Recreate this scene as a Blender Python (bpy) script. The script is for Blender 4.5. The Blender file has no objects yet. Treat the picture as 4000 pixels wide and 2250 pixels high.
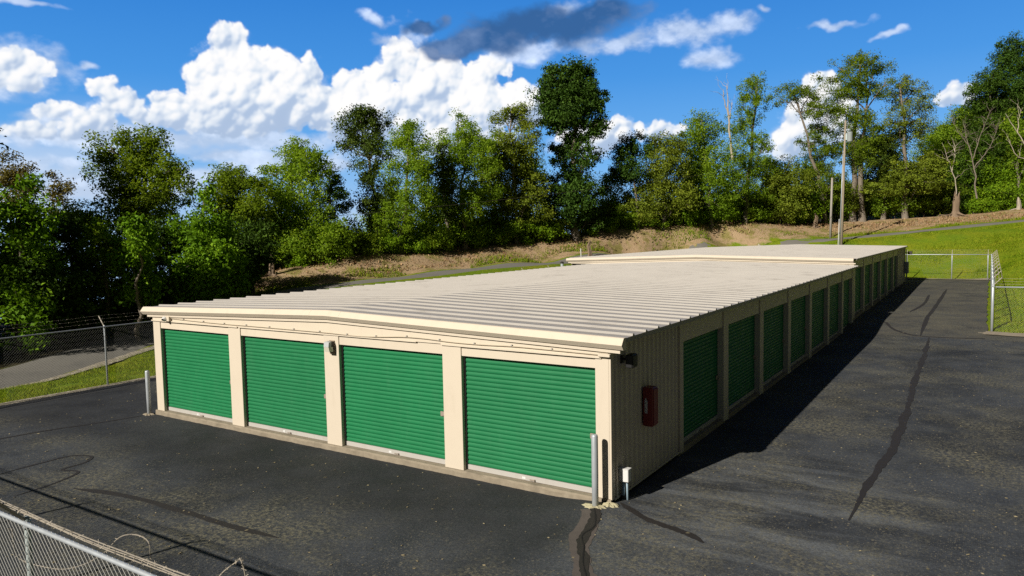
import bpy, math, random
import numpy as np
from mathutils import Vector, Matrix, Quaternion
R = math.radians
rng = np.random.default_rng(7)
random.seed(7)
scn = bpy.context.scene
COL = scn.collection

# ------------------------------------------------------------------ camera
CAMP = np.array([5.053, -10.51, 4.306])
YAW, PITCH, ROLL, F = R(33.169), R(4.146), R(-1.132), 2855.28     # F in pixels of a 4000 px wide frame
def _axes():
    f = np.array([-math.sin(YAW) * math.cos(PITCH), math.cos(YAW) * math.cos(PITCH), -math.sin(PITCH)])
    r = np.array([math.cos(YAW), math.sin(YAW), 0.0])
    u = np.cross(r, f)
    c, s = math.cos(ROLL), math.sin(ROLL)
    return c * r + s * u, -s * r + c * u, f
CR, CU, CF = _axes()
cam_d = bpy.data.cameras.new('camera')
cam_d.sensor_width = 36.0
cam_d.lens = F / 4000 * 36
cam_d.clip_start, cam_d.clip_end = 0.1, 4000
cam = bpy.data.objects.new('camera', cam_d)
COL.objects.link(cam)
M = Matrix.Identity(4)
for i in range(3):
    M[i][0], M[i][1], M[i][2], M[i][3] = CR[i], CU[i], -CF[i], CAMP[i]
cam.matrix_world = M
scn.camera = cam
S = 4000 / 2576
def ray(px, py):
    """direction (depth 1) of a point surveyed on the 2576 px wide photograph"""
    return CF + CR * (px * S - 2000) / F - CU * (py * S - 1125) / F
def at(px, py, depth):
    return CAMP + ray(px, py) * depth
PXM = S / F                                  # metres per photo pixel at one metre

# ------------------------------------------------------------------ light, exposure
SUN_L = Vector((1.06, 4.4, -2.72)).normalized()            # direction the sunlight travels
SUN_EL = math.asin(-SUN_L.z)
SUN_AZ = math.atan2(-SUN_L.x, -SUN_L.y)
sun_d = bpy.data.lights.new('sun', 'SUN')
sun_d.energy = 5.0
sun_d.angle = R(0.5)
sun_d.color = (1.0, 0.93, 0.82)
sun = bpy.data.objects.new('sun', sun_d)
sun.rotation_euler = SUN_L.to_track_quat('-Z', 'Y').to_euler()
sun.location = (0, 0, 60)
COL.objects.link(sun)
scn.view_settings.view_transform = 'Standard'
scn.view_settings.look = 'None'
scn.view_settings.exposure = 0.35
scn.view_settings.gamma = 1.0
scn.view_settings.use_curve_mapping = False
cy = scn.cycles
cy.max_bounces, cy.diffuse_bounces, cy.glossy_bounces, cy.transmission_bounces, cy.transparent_max_bounces = 4, 2, 2, 3, 4
cy.use_denoising = False
cy.caustics_reflective = cy.caustics_refractive = False

# ------------------------------------------------------------------ node helper
class NT:
    def __init__(s, tree):
        s.t, s.n, s.l = tree, tree.nodes, tree.links
    def add(s, typ, **kw):
        nd = s.n.new(typ)
        for k, v in kw.items():
            setattr(nd, k, v)
        return nd
    def put(s, sock, v):
        if hasattr(v, 'is_linked') or isinstance(v, bpy.types.NodeSocket):
            s.l.new(v, sock)
        elif v is not None:
            if isinstance(v, (tuple, list)) and len(v) == 3 and sock.type == 'RGBA':
                v = (*v, 1)
            sock.default_value = v
    def math(s, op, a, b=None, c=None, clamp=False):
        nd = s.add('ShaderNodeMath', operation=op, use_clamp=clamp)
        for i, v in enumerate((a, b, c)):
            if v is not None: s.put(nd.inputs[i], v)
        return nd.outputs[0]
    def vec(s, op, a, b=None, c=None):
        nd = s.add('ShaderNodeVectorMath', operation=op)
        for i, v in enumerate((a, b, c)):
            if v is not None:
                if i == 1 and op == 'SCALE': s.put(nd.inputs['Scale'], v)
                else: s.put(nd.inputs[i], v)
        return nd.outputs['Value'] if op in ('LENGTH', 'DOT_PRODUCT', 'DISTANCE') else nd.outputs[0]
    def noise(s, vec, scale, detail=3, rough=0.5, col=False, dim='3D', dist=0.0):
        nd = s.add('ShaderNodeTexNoise', noise_dimensions=dim)
        if vec is not None: s.put(nd.inputs['Vector'], vec)
        s.put(nd.inputs['Scale'], scale); s.put(nd.inputs['Detail'], detail); s.put(nd.inputs['Roughness'], rough)
        s.put(nd.inputs['Distortion'], dist)
        return nd.outputs['Color'] if col else nd.outputs['Fac']
    def voro(s, vec, scale, dim='3D', feature='F1', out='Distance', rnd=1.0):
        nd = s.add('ShaderNodeTexVoronoi', voronoi_dimensions=dim, feature=feature)
        s.put(nd.inputs['Vector'], vec); s.put(nd.inputs['Scale'], scale); s.put(nd.inputs['Randomness'], rnd)
        return nd.outputs[out]
    def step(s, v, a, b, smooth=True, lo=0.0, hi=1.0):
        nd = s.add('ShaderNodeMapRange', interpolation_type='SMOOTHSTEP' if smooth else 'LINEAR')
        s.put(nd.inputs[0], v)
        for i, x in enumerate((a, b, lo, hi)): s.put(nd.inputs[i + 1], x)
        return nd.outputs[0]
    def mix(s, f, a, b, blend='MIX'):
        nd = s.add('ShaderNodeMix', data_type='RGBA', blend_type=blend)
        s.put(nd.inputs[0], f); s.put(nd.inputs[6], a); s.put(nd.inputs[7], b)
        return nd.outputs[2]
    def ramp(s, f, stops):
        nd = s.add('ShaderNodeValToRGB')
        e = nd.color_ramp.elements
        while len(e) < len(stops): e.new(0.5)
        for el, (p, c) in zip(e, stops):
            el.position = p; el.color = (*c, 1)
        s.put(nd.inputs[0], f)
        return nd.outputs[0]

# ------------------------------------------------------------------ sky
def angles(px, py):
    d = ray(px, py); d = d / np.linalg.norm(d)
    return math.degrees(math.atan2(d[0], d[1])), math.degrees(math.asin(d[2]))
DPP = math.degrees(PXM)                      # degrees per photo pixel
AZ0, AZ1, EL0, EL1, STEP = -76.0, 12.0, -3.0, 25.0, 0.04
NXS, NYS = int((AZ1 - AZ0) / STEP), int((EL1 - EL0) / STEP)
def fbm(shape, cell, octaves=5, rough=0.5, seed=0, stretch=1.0):
    """value noise, 0..1, smooth interpolation"""
    g = np.random.default_rng(seed); out = np.zeros(shape); amp, tot = 1.0, 0.0
    for o in range(octaves):
        cy_, cx_ = max(1.5, cell / 2 ** o), max(1.5, cell * stretch / 2 ** o)
        ny, nx = int(shape[0] / cy_) + 3, int(shape[1] / cx_) + 3
        r = g.random((ny, nx))
        y = np.arange(shape[0]) / cy_; x = np.arange(shape[1]) / cx_
        iy, ix = y.astype(int), x.astype(int); fy, fx = y - iy, x - ix
        fy = (fy * fy * (3 - 2 * fy))[:, None]; fx = (fx * fx * (3 - 2 * fx))[None]
        a = r[np.ix_(iy, ix)] * (1 - fx) + r[np.ix_(iy, ix + 1)] * fx
        b = r[np.ix_(iy + 1, ix)] * (1 - fx) + r[np.ix_(iy + 1, ix + 1)] * fx
        out += amp * (a * (1 - fy) + b * fy); tot += amp; amp *= rough
    return out / tot
def blur(a, r):
    r = int(round(r))
    if r < 1: return a
    k = np.ones(int(2 * r + 1)) / int(2 * r + 1)
    for _ in range(2):
        for ax in (0, 1):
            p = [(0, 0)] * a.ndim; p[ax] = (int(r), int(r))
            c = np.cumsum(np.pad(a, [(int(r) + 1, int(r)) if i == ax else (0, 0) for i in range(a.ndim)], mode='edge'), axis=ax)
            n = int(2 * r + 1)
            a = (np.take(c, np.arange(n, c.shape[ax]), axis=ax) - np.take(c, np.arange(0, c.shape[ax] - n), axis=ax)) / n
    return a
# cumulus heaps: centre and radii on the photograph, distance rank
HEAPS = [(572, 140, 55, 58), (520, 205, 52, 62), (640, 205, 90, 85), (760, 220, 80, 75), (600, 275, 130, 58), (850, 265, 85, 72),
         (700, 290, 150, 45), (480, 285, 62, 38), (915, 250, 80, 70), (1010, 290, 130, 75), (1005, 150, 58, 52), (1085, 185, 70, 60),
         (1130, 250, 130, 80), (1240, 168, 42, 30), (1215, 275, 130, 70), (1310, 270, 60, 52), (960, 330, 170, 36), (1150, 350, 180, 50),
         (30, 185, 70, 42), (90, 172, 42, 22), (5, 150, 36, 40), (150, 332, 125, 20), (238, 300, 40, 28), (140, 278, 50, 22), (262, 226, 34, 30), (305, 258, 42, 30), (390, 300, 80, 22),
         (60, 335, 60, 16), (230, 318, 60, 22), (420, 262, 40, 30), (560, 318, 120, 30), (1180, 215, 55, 40), (1270, 178, 26, 20), (870, 205, 40, 30), (700, 165, 45, 38), (1552, 330, 38, 34), (1640, 330, 55, 28), (1700, 332, 32, 16), (1500, 355, 60, 45), (1440, 360, 60, 40),
         (2068, 225, 40, 50), (2030, 310, 52, 55), (2110, 310, 45, 60), (1990, 365, 50, 40), (2405, 240, 38, 28)]
def build_cloud_image():
    g = np.random.default_rng(21)
    dep = np.full((NYS, NXS), -1e9); nx_ = np.zeros((NYS, NXS)); ny_ = np.zeros((NYS, NXS)); nz_ = np.zeros((NYS, NXS))
    def splat(cx, cyy, cz, r):
        x0, x1 = max(0, int(cx - r)), min(NXS, int(cx + r) + 2); y0, y1 = max(0, int(cyy - r)), min(NYS, int(cyy + r) + 2)
        if x0 >= x1 or y0 >= y1: return
        yy, xx = np.mgrid[y0:y1, x0:x1]; dx, dy = (xx - cx) / r, (yy - cyy) / r
        q = 1 - dx * dx - dy * dy; ok = q > 0
        h = np.sqrt(np.maximum(q, 0)); z = cz + h * r
        m = ok & (z > dep[y0:y1, x0:x1])
        dep[y0:y1, x0:x1][m] = z[m]; nx_[y0:y1, x0:x1][m] = dx[m]; ny_[y0:y1, x0:x1][m] = dy[m]; nz_[y0:y1, x0:x1][m] = h[m]
    for (px, py, rx, ry) in HEAPS:
        a, e = angles(px, py); cx, cyy = (a - AZ0) / STEP, (e - EL0) / STEP
        rx, ry = rx * DPP / STEP, ry * DPP / STEP; rm = min(rx, ry)
        n1 = int(10 * max(rx / ry, ry / rx) + 6)
        for _ in range(n1):
            th = g.random() * 2 * math.pi; k = math.sqrt(g.random()) * 0.77
            ax_, ay_ = cx + math.cos(th) * rx * k, cyy + math.sin(th) * ry * k
            if math.sin(th) < -0.3 and k > .5: ay_ = cyy - ry * 0.45 + g.random() * 4
            r1 = rm * (0.24 + 0.24 * g.random()); z1 = (g.random() - 0.4) * rm * 1.1
            splat(ax_, ay_, z1, r1)
            for _ in range(15):
                v = g.normal(size=3); v[2] = abs(v[2]); v[1] += 0.25; v /= np.linalg.norm(v)
                r2 = r1 * (0.24 + 0.26 * g.random())
                bx_, by_, bz_ = ax_ + v[0] * r1 * 0.92, ay_ + v[1] * r1 * 0.92, z1 + v[2] * r1 * 0.9
                splat(bx_, by_, bz_, r2)
                for _ in range(7):
                    u = g.normal(size=3); u[2] = abs(u[2]); u[1] += 0.2; u /= np.linalg.norm(u)
                    splat(bx_ + u[0] * r2 * 0.9, by_ + u[1] * r2 * 0.9, bz_ + u[2] * r2 * 0.8, r2 * (0.26 + 0.3 * g.random()))
    mask = (dep > -1e8).astype(float)
    # ragged, slightly soft outlines
    w1, w2 = fbm(dep.shape, 22, 5, 0.7, 1) - 0.5, fbm(dep.shape, 22, 5, 0.7, 2) - 0.5
    iy = np.clip((np.arange(NYS)[:, None] + w1 * 16).astype(int), 0, NYS - 1); ix = np.clip((np.arange(NXS)[None] + w2 * 16).astype(int), 0, NXS - 1)
    outline = mask[iy, ix]
    v1, v2 = fbm(dep.shape, 34, 2, 0.5, 3) - 0.5, fbm(dep.shape, 34, 2, 0.5, 4) - 0.5
    jy = np.clip((np.arange(NYS)[:, None] + v1 * 8).astype(int), 0, NYS - 1); jx = np.clip((np.arange(NXS)[None] + v2 * 8).astype(int), 0, NXS - 1)
    mask, nx_, ny_, nz_ = mask[jy, jx], nx_[jy, jx], ny_[jy, jx], nz_[jy, jx]
    cov = blur(outline, 1); ragn = fbm(dep.shape, 18, 5, 0.65, 8); wide = blur(outline, 5); cov = np.maximum(sst_(wide, 0.78, 0.97), np.clip(cov * 0.8 + wide * 0.4 * sst_(ragn, 0.40, 0.62), 0, 1) * sst_(wide + (ragn - 0.5) * 1.1, 0.22, 0.60))
    den = np.maximum(blur(mask, 2), 1e-3)
    def sm(a, r):
        k = blur(mask, r); q = blur(a * mask, r) / np.maximum(k, 1e-3); far_ = blur(a * mask, 14) / np.maximum(blur(mask, 14), 1e-3)
        return np.where(k > 0.03, q, far_)
    lx, ly, lz = -0.52, 0.58, 0.62
    dz = np.where(dep > -1e8, dep, 0)[jy, jx] + 9 * fbm(dep.shape, 22, 5, 0.62, 14); tot = 0
    for r_, k_, wgt in ((1, 0.6, 0.38), (3, 0.8, 0.34), (9, 1.1, 0.28)):
        q = sm(dz, r_); hx, hy = np.gradient(q, axis=1), np.gradient(q, axis=0)
        hx, hy = np.tanh(hx * k_), np.tanh(hy * k_)
        tot = tot + wgt * (-hx * lx - hy * ly + lz) / np.sqrt(1 + hx * hx + hy * hy)
    body = blur(mask, 26); above = np.roll(body, -22, axis=0); under = np.roll(body, 26, axis=0)
    elv = (EL0 + (np.arange(NYS) + 0.5) * STEP)[:, None]; azv = (AZ0 + (np.arange(NXS) + 0.5) * STEP)[None]
    flat = np.clip((above - under) * 1.1, 0, 1)             # undersides look grey
    lit = 0.535 + 1.15 * (tot - 0.55) - 0.30 * flat
    lit += 0.30 * sst_(elv, 5.5, 11.5) - 0.06 + 0.14 * sst_(azv, -44, -30) + 0.10 * (fbm(dep.shape, 40, 4, 0.55, 5) - 0.5)
    lit = np.clip(lit, 0.22, 1.0); lit = blur(lit, 1) * 0.75 + blur(lit, 6) * 0.25
    stops = np.array([0.0, 0.25, 0.45, 0.65, 0.85, 1.0]); cols = np.array([[.26, .38, .60], [.44, .56, .76], [.63, .72, .86], [.80, .86, .94], [.95, .96, .985], [1.02, 1.01, 1.0]])
    cum = np.stack([np.interp(lit, stops, cols[:, k]) for k in range(3)], -1)
    rgb = np.zeros((NYS, NXS, 3)); al = np.zeros((NYS, NXS))
    def over(c, a):
        nonlocal rgb, al
        na = a + al * (1 - a); rgb = (c * a[..., None] + rgb * (al * (1 - a))[..., None]) / np.maximum(na, 1e-4)[..., None]; al = na
    def soft(blobs, seed, amp, cell, lo, hi, stretch=1.6):
        n = fbm((NYS, NXS), cell, 7, 0.6, seed, stretch); wx = fbm((NYS, NXS), 60, 4, 0.5, seed + 9) - 0.5; m = np.full((NYS, NXS), -9.0)
        for (px, py, rx, ry) in blobs:
            a, e = angles(px, py); rot = 0.12
            dx, dy = (azv + wx * 3 - a) / (rx * DPP), (elv + wx * 2 - e) / (ry * DPP)
            m = np.maximum(m, 1 - np.hypot(dx, dy - rot * dx))
        return sst_(m + (n - 0.5) * amp, lo, hi), n
    # pale veil of low distant cloud on the left
    n = fbm((NYS, NXS), 55, 6, 0.55, 31, 3.2)
    veil = sst_(elv, 11.0, 3.0) * sst_(azv, -30, -58) * sst_(n, 0.36, 0.62)
    veil = np.maximum(veil * 0.85, 0.35 * sst_(elv, 8, 2) * sst_(azv, -20, -60))
    over(np.array([.56, .67, .84]) + 0.25 * (n[..., None] - 0.5), veil)
    a, n = soft([(45, 175, 125, 75), (15, 130, 60, 40), (100, 300, 70, 30), (40, 420, 80, 24), (150, 425, 40, 20), (700, 400, 230, 36), (560, 390, 120, 26), (860, 420, 70, 30), (1985, 335, 40, 28), (330, 335, 250, 40), (1960, 360, 50, 30), (620, 352, 330, 30), (450, 335, 250, 26), (230, 352, 230, 24), (780, 420, 260, 44), (450, 455, 220, 36), (150, 480, 220, 40), (80, 330, 110, 34), (1000, 380, 200, 40)], 41, 1.25, 44, 0.05, 0.8)
    over(np.where(n[..., None] > 0, np.array([.50, .62, .82]) + 0.9 * np.clip(n - 0.45, 0, 1)[..., None], 0), a * 0.85)
    a, n = soft([(x, y + 4, rx * 1.22, ry * 1.22) for x, y, rx, ry in HEAPS if rx > 36], 71, 1.7, 34, 0.18, 1.0, 1.3)
    over(np.array([.58, .69, .87]) + 0.8 * np.clip(n - 0.45, 0, 1)[..., None], a * 0.7)
    over(cum, np.clip(cov, 0, 1))
    a, n = soft([(1720, 85, 190, 48), (1840, 62, 90, 38), (1790, 145, 110, 34), (1575, 102, 100, 34), (1440, 12, 60, 22), (2092, 62, 90, 13), (2238, 84, 36, 10), (1930, 15, 36, 13),
                 (950, 48, 75, 20), (1000, 85, 95, 30), (50, 2, 90, 12), (1480, 100, 150, 44), (1330, 115, 150, 36), (195, 180, 30, 14)], 51, 1.5, 50, 0.10, 0.85)
    over(np.array([.46, .58, .80]) + 1.2 * np.clip(n - 0.42, 0, 1)[..., None], a * 0.82)
    a, n = soft([(1330, 58, 175, 58), (1490, 42, 125, 40), (1150, 122, 125, 30), (1250, 95, 125, 52), (1190, 112, 90, 40), (1060, 72, 60, 18), (1400, 70, 190, 40)], 61, 1.05, 60, -0.02, 0.55)
    over(np.array([.040, .125, .32]) + 0.5 * np.clip(n - 0.46, 0, 1)[..., None] * np.array([.75, .85, 1]), a * 0.94)
    img = bpy.data.images.new('cloud_field', NXS, NYS, alpha=True, float_buffer=True, is_data=True)
    img.pixels.foreach_set(np.concatenate([rgb, al[..., None]], -1).astype(np.float32).ravel()); img.update(); img.pack()
    return img
def sst_(v, a, b):
    t = np.clip((np.asarray(v, float) - a) / (b - a), 0, 1); return t * t * (3 - 2 * t)
def build_world():
    w = bpy.data.worlds.new('World')
    scn.world = w
    w.use_nodes = True
    t = NT(w.node_tree)
    t.n.clear()
    sky = t.add('ShaderNodeTexSky', sky_type='NISHITA')
    sky.sun_disc = False
    sky.sun_elevation = SUN_EL
    sky.sun_rotation = SUN_AZ
    sky.air_density, sky.dust_density, sky.ozone_density = 1.0, 0.2, 3.0
    d = t.vec('NORMALIZE', t.add('ShaderNodeTexCoord').outputs['Generated'])
    sp = t.add('ShaderNodeSeparateXYZ'); t.put(sp.inputs[0], d)
    az = t.math('DEGREES', t.math('ARCTAN2', sp.outputs[0], sp.outputs[1]))
    el = t.math('DEGREES', t.math('ARCSINE', sp.outputs[2]))
    cb = t.add('ShaderNodeCombineXYZ')
    t.put(cb.inputs[0], t.math('DIVIDE', t.math('SUBTRACT', az, AZ0), AZ1 - AZ0)); t.put(cb.inputs[1], t.math('DIVIDE', t.math('SUBTRACT', el, EL0), EL1 - EL0))
    im = t.add('ShaderNodeTexImage', extension='CLIP', interpolation='Cubic'); im.image = build_cloud_image(); t.put(im.inputs[0], cb.outputs[0])
    K = 10.0 / EXPO                              # colours below are display values; the background runs at strength 0.1
    c = lambda r, g, b: (r, g, b)
    ramp = t.ramp(t.math('DIVIDE', el, 90.0), [(0.0, c(.30, .55, .88)), (0.06, c(.15, .44, .88)), (0.13, c(.055, .30, .78)), (0.235, c(.011, .175, .63)), (0.42, c(.009, .028, .085)), (1.0, c(.010, .015, .024))])  # upper stops, above the view, darkened to weaken skylight in the shadows
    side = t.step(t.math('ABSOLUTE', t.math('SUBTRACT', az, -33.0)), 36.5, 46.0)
    ramp = t.mix(side, ramp, (.026, .026, .027))  # unseen sky beside the view made dim neutral grey to cut blue fill light
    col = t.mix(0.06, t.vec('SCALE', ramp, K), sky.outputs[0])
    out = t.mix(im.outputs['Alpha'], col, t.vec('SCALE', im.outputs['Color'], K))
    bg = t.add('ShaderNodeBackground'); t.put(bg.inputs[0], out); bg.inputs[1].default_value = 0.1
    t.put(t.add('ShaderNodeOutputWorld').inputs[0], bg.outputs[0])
    w.cycles.sampling_method = 'MANUAL'; w.cycles.sample_map_resolution = 512
EXPO = 2 ** scn.view_settings.exposure
build_world()



# ------------------------------------------------------------------ materials
MATS = {}
def material(name, build):
    if name in MATS: return MATS[name]
    m = bpy.data.materials.new(name); m.use_nodes = True
    t = NT(m.node_tree); t.n.clear()
    out = t.add('ShaderNodeOutputMaterial')
    b = t.add('ShaderNodeBsdfPrincipled')
    t.put(out.inputs[0], b.outputs[0])
    t.pos = t.add('ShaderNodeNewGeometry').outputs['Position']
    t.obj = t.add('ShaderNodeTexCoord').outputs['Object']
    t.out = out; t.b = b
    build(t, b)
    MATS[name] = m
    return m
def bump(t, b, h, strength=0.3, dist=0.02):
    nd = t.add('ShaderNodeBump'); nd.inputs['Strength'].default_value = strength; nd.inputs['Distance'].default_value = dist
    t.put(nd.inputs['Height'], h); t.put(b.inputs['Normal'], nd.outputs[0])
def painted(name, col, rough=0.45, var=0.06, spec=0.4, metal=0.0, grime=0.0, grime_col=(0.25, 0.2, 0.13)):
    def f(t, b):
        n = t.noise(t.pos, 1.3, 4, 0.6)
        lo = tuple(max(0, c * (1 - var)) for c in col); hi = tuple(min(1, c * (1 + var)) for c in col)
        c = t.mix(n, lo, hi)
        oi = t.add('ShaderNodeObjectInfo').outputs['Random']
        c = t.mix(t.step(oi, 0, 1, False, 0.0, 0.16), c, tuple(0.45 * k + 0.25 * sum(col) / 3 for k in col))
        if grime:
            s = t.noise(t.vec('MULTIPLY', t.pos, (1, 1, 0.25)), 5, 5, 0.65)
            c = t.mix(t.math('MULTIPLY', t.step(s, 0.5, 0.8), grime), c, grime_col)
        t.put(b.inputs['Base Color'], c)
        t.put(b.inputs['Roughness'], t.step(t.noise(t.pos, 7, 3), 0.2, 0.8, lo=rough - 0.07, hi=rough + 0.1))
        b.inputs['Metallic'].default_value = metal
        b.inputs['Specular IOR Level'].default_value = spec
    return material(name, f)
CREAM = painted('cream_paint', (0.575, 0.505, 0.405), 0.5, 0.035, 0.3, grime=0.12)
CREAMSIDE = CREAM
GREEN = painted('green_door_paint', (0.012, 0.160, 0.060), 0.5, 0.14, 0.22, grime=0.12, grime_col=(0.07, 0.20, 0.11))
BAR = painted('aluminium_bar', (0.40, 0.385, 0.36), 0.5, 0.08, 0.4, grime=0.25)
GALV = painted('galvanised_steel', (0.42, 0.455, 0.49), 0.42, 0.12, 0.5, 0.35, grime=0.15)
GALV2 = painted('weathered_steel', (0.34, 0.40, 0.40), 0.5, 0.15, 0.4, 0.2, grime=0.3)
WIRE = painted('fence_wire', (0.23, 0.23, 0.215), 0.5, 0.2, 0.4, 0.2)
WIREL = painted('barbed_wire_steel', (0.36, 0.32, 0.26), 0.6, 0.25, 0.3, 0.1, grime=0.3)
BLACK = painted('black_plastic', (0.012, 0.012, 0.013), 0.5, 0.2)
BRONZE = painted('dark_bronze_housing', (0.03, 0.025, 0.02), 0.45, 0.2)
WHITE = painted('white_plastic', (0.62, 0.62, 0.61), 0.4, 0.05, grime=0.08)
BLUEGREY = painted('grey_pvc', (0.22, 0.30, 0.36), 0.45, 0.08)
RED = painted('red_enamel', (0.17, 0.010, 0.012), 0.45, 0.12, 0.5)
GREYBOX = painted('grey_cabinet', (0.25, 0.28, 0.29), 0.5, 0.1)
RUST = painted('worn_latch_steel', (0.36, 0.30, 0.25), 0.5, 0.2, 0.5, 0.4)
DARKREC = painted('dark_guide_track', (0.02, 0.02, 0.018), 0.6, 0.1)
CABLE = painted('painted_cable', (0.42, 0.36, 0.27), 0.6, 0.1)
def f_roof(t, b):
    n = t.noise(t.pos, 0.5, 5, 0.65)
    s = t.noise(t.vec('MULTIPLY', t.pos, (0.35, 3.0, 1)), 2.2, 5, 0.7)
    c = t.mix(n, (0.295, 0.277, 0.255), (0.37, 0.35, 0.322))
    c = t.mix(t.math('MULTIPLY', t.step(s, 0.52, 0.78), 0.7), c, (0.17, 0.155, 0.14))
    t.put(b.inputs['Base Color'], c)
    t.put(b.inputs['Roughness'], t.step(s, 0.2, 0.8, lo=0.5, hi=0.62))
    b.inputs['Metallic'].default_value = 0.0
    b.inputs['Specular IOR Level'].default_value = 0.3
ROOF = material('ribbed_roof_metal', f_roof)
def f_conc(t, b):
    n = t.noise(t.pos, 6, 6, 0.7); s = t.noise(t.pos, 1.7, 4, 0.6)
    c = t.mix(n, (0.15, 0.122, 0.086), (0.33, 0.285, 0.215))
    c = t.mix(t.math('MULTIPLY', t.step(s, 0.5, 0.7), 0.6), c, (0.13, 0.11, 0.08))
    t.put(b.inputs['Base Color'], c); b.inputs['Roughness'].default_value = 0.95
    bump(t, b, n, 0.7, 0.02)
CONC = material('rough_concrete', f_conc)
def f_pale(t, b):
    n = t.noise(t.pos, 6, 6, 0.7)
    t.put(b.inputs['Base Color'], t.mix(n, (0.30, 0.27, 0.17), (0.50, 0.46, 0.30))); b.inputs['Roughness'].default_value = 0.95
    bump(t, b, n, 0.8, 0.03)
COLLAR = material('crumbling_concrete', f_pale)
def f_asph(t, b):
    p = t.pos
    big = t.noise(p, 0.20, 5, 0.62)
    mid = t.noise(p, 1.0, 6, 0.68)
    fine = t.noise(p, 30, 3, 0.75)
    sp = t.add('ShaderNodeSeparateXYZ'); t.put(sp.inputs[0], p)
    c = t.mix(t.step(t.math('ADD', t.math('MULTIPLY', big, 0.6), t.math('MULTIPLY', mid, 0.4)), 0.36, 0.62), (0.022, 0.0255, 0.031), (0.066, 0.075, 0.088))
    # worn older paving behind the seam
    old = t.step(t.math('ADD', sp.outputs[1], t.math('MULTIPLY', mid, 0.6)), 22.3, 22.7)
    c = t.mix(t.math('MULTIPLY', old, t.step(mid, 0.3, 0.65, lo=0.3, hi=0.95)), c, (0.098, 0.093, 0.075))
    # dusty tyre sweeps round the near corner
    sw = t.noise(t.vec('MULTIPLY', t.vec('ADD', p, (0, 0, 3)), (0.35, 1.5, 1)), 1.0, 5, 0.62, dist=0.6)
    reg = t.math('MULTIPLY', t.step(t.vec('LENGTH', t.vec('MULTIPLY', t.vec('SUBTRACT', p, (2.2, 1.0, 0)), (0.30, 0.26, 0))), 1.2, 0.3), t.step(sw, 0.40, 0.66))
    c = t.mix(t.math('MULTIPLY', reg, 0.85), c, (0.150, 0.164, 0.178))
    # dark band of newer sealer along the front wall
    seal = t.math('MULTIPLY', t.step(t.math('ADD', sp.outputs[1], t.math('MULTIPLY', mid, 1.2)), -2.6, -0.9), t.step(sp.outputs[0], 0.4, -0.4))
    seal = t.math('MULTIPLY', seal, t.step(sp.outputs[1], 3.0, 1.0))
    # olive lichen and dry dust, broken into short flecks
    fl = t.noise(t.vec('MULTIPLY', p, (1, 1.0, 0)), 13, 5, 0.8)
    reg2 = t.step(t.noise(t.vec('ADD', p, (9, 3, 0)), 0.33, 5, 0.7), 0.42, 0.66)
    pa = t.math('MULTIPLY', reg2, t.step(fl, 0.44, 0.60))
    pa = t.math('MULTIPLY', pa, t.math('SUBTRACT', 1.0, t.math('MULTIPLY', seal, 0.9)))
    c = t.mix(t.math('MULTIPLY', seal, 0.55), c, (0.018, 0.0185, 0.020))
    c = t.mix(t.math('MULTIPLY', pa, 0.9), c, (0.200, 0.188, 0.128))
    # stone specks
    def specks(c, scale, thr, off, sx, amt):
        v = t.add('ShaderNodeTexVoronoi', feature='F1'); t.put(v.inputs['Vector'], t.vec('MULTIPLY', t.vec('ADD', p, off), (1, sx, 0))); v.inputs['Scale'].default_value = scale
        w = t.add('ShaderNodeSeparateColor'); t.put(w.inputs[0], v.outputs['Color'])
        k = t.math('MULTIPLY', t.step(v.outputs['Distance'], 0.46, 0.22), t.step(w.outputs[0], thr, thr + 0.05))
        k = t.math('MULTIPLY', k, t.math('SUBTRACT', 1.0, t.math('MULTIPLY', seal, 0.8)))
        return t.mix(t.math('MULTIPLY', k, amt), c, t.mix(w.outputs[1], (0.085, 0.088, 0.085), (0.24, 0.215, 0.15)))
    c = specks(c, 40, 0.50, (0, 0, 0), 1, t.step(t.noise(p, 0.7, 4, 0.7), 0.36, 0.6, lo=0.25, hi=0.9))
    c = specks(c, 21, 0.80, (3, 5, 0), 0.6, 0.65)
    c = t.mix(t.step(fine, 0.3, 0.7), t.mix(0.5, c, (0.008, 0.0085, 0.0095)), c)
    t.put(b.inputs['Base Color'], c)
    t.put(b.inputs['Roughness'], t.step(mid, 0.3, 0.7, lo=0.75, hi=0.95))
    b.inputs['Specular IOR Level'].default_value = 0.25
    bump(t, b, t.math('ADD', fine, t.math('MULTIPLY', mid, 1.5)), 0.6, 0.015)
ASPH = material('asphalt', f_asph)
def f_fresh(t, b):
    n = t.noise(t.pos, 30, 4, 0.7)
    t.put(b.inputs['Base Color'], t.mix(n, (0.012, 0.013, 0.015), (0.028, 0.029, 0.031))); b.inputs['Roughness'].default_value = 0.85
    bump(t, b, n, 0.5, 0.01)
FRESH = material('fresh_asphalt_edge', f_fresh)
def f_seal(t, b):
    n = t.noise(t.pos, 5, 5, 0.7)
    t.put(b.inputs['Base Color'], t.mix(n, (0.009, 0.0075, 0.0065), (0.024, 0.020, 0.017))); b.inputs['Roughness'].default_value = 0.75
    bump(t, b, n, 0.4, 0.01)
SEAL = material('tar_sealant', f_seal)
def f_sealp(t, b):
    n = t.noise(t.pos, 7, 6, 0.7)
    t.put(b.inputs['Base Color'], t.mix(n, (0.05, 0.043, 0.038), (0.11, 0.092, 0.082))); b.inputs['Roughness'].default_value = 0.95
    bump(t, b, n, 0.6, 0.01)
SEALP = material('old_pale_patch', f_sealp)
CRACK = painted('crack_shadow', (0.004, 0.004, 0.004), 0.9, 0.1)
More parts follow.
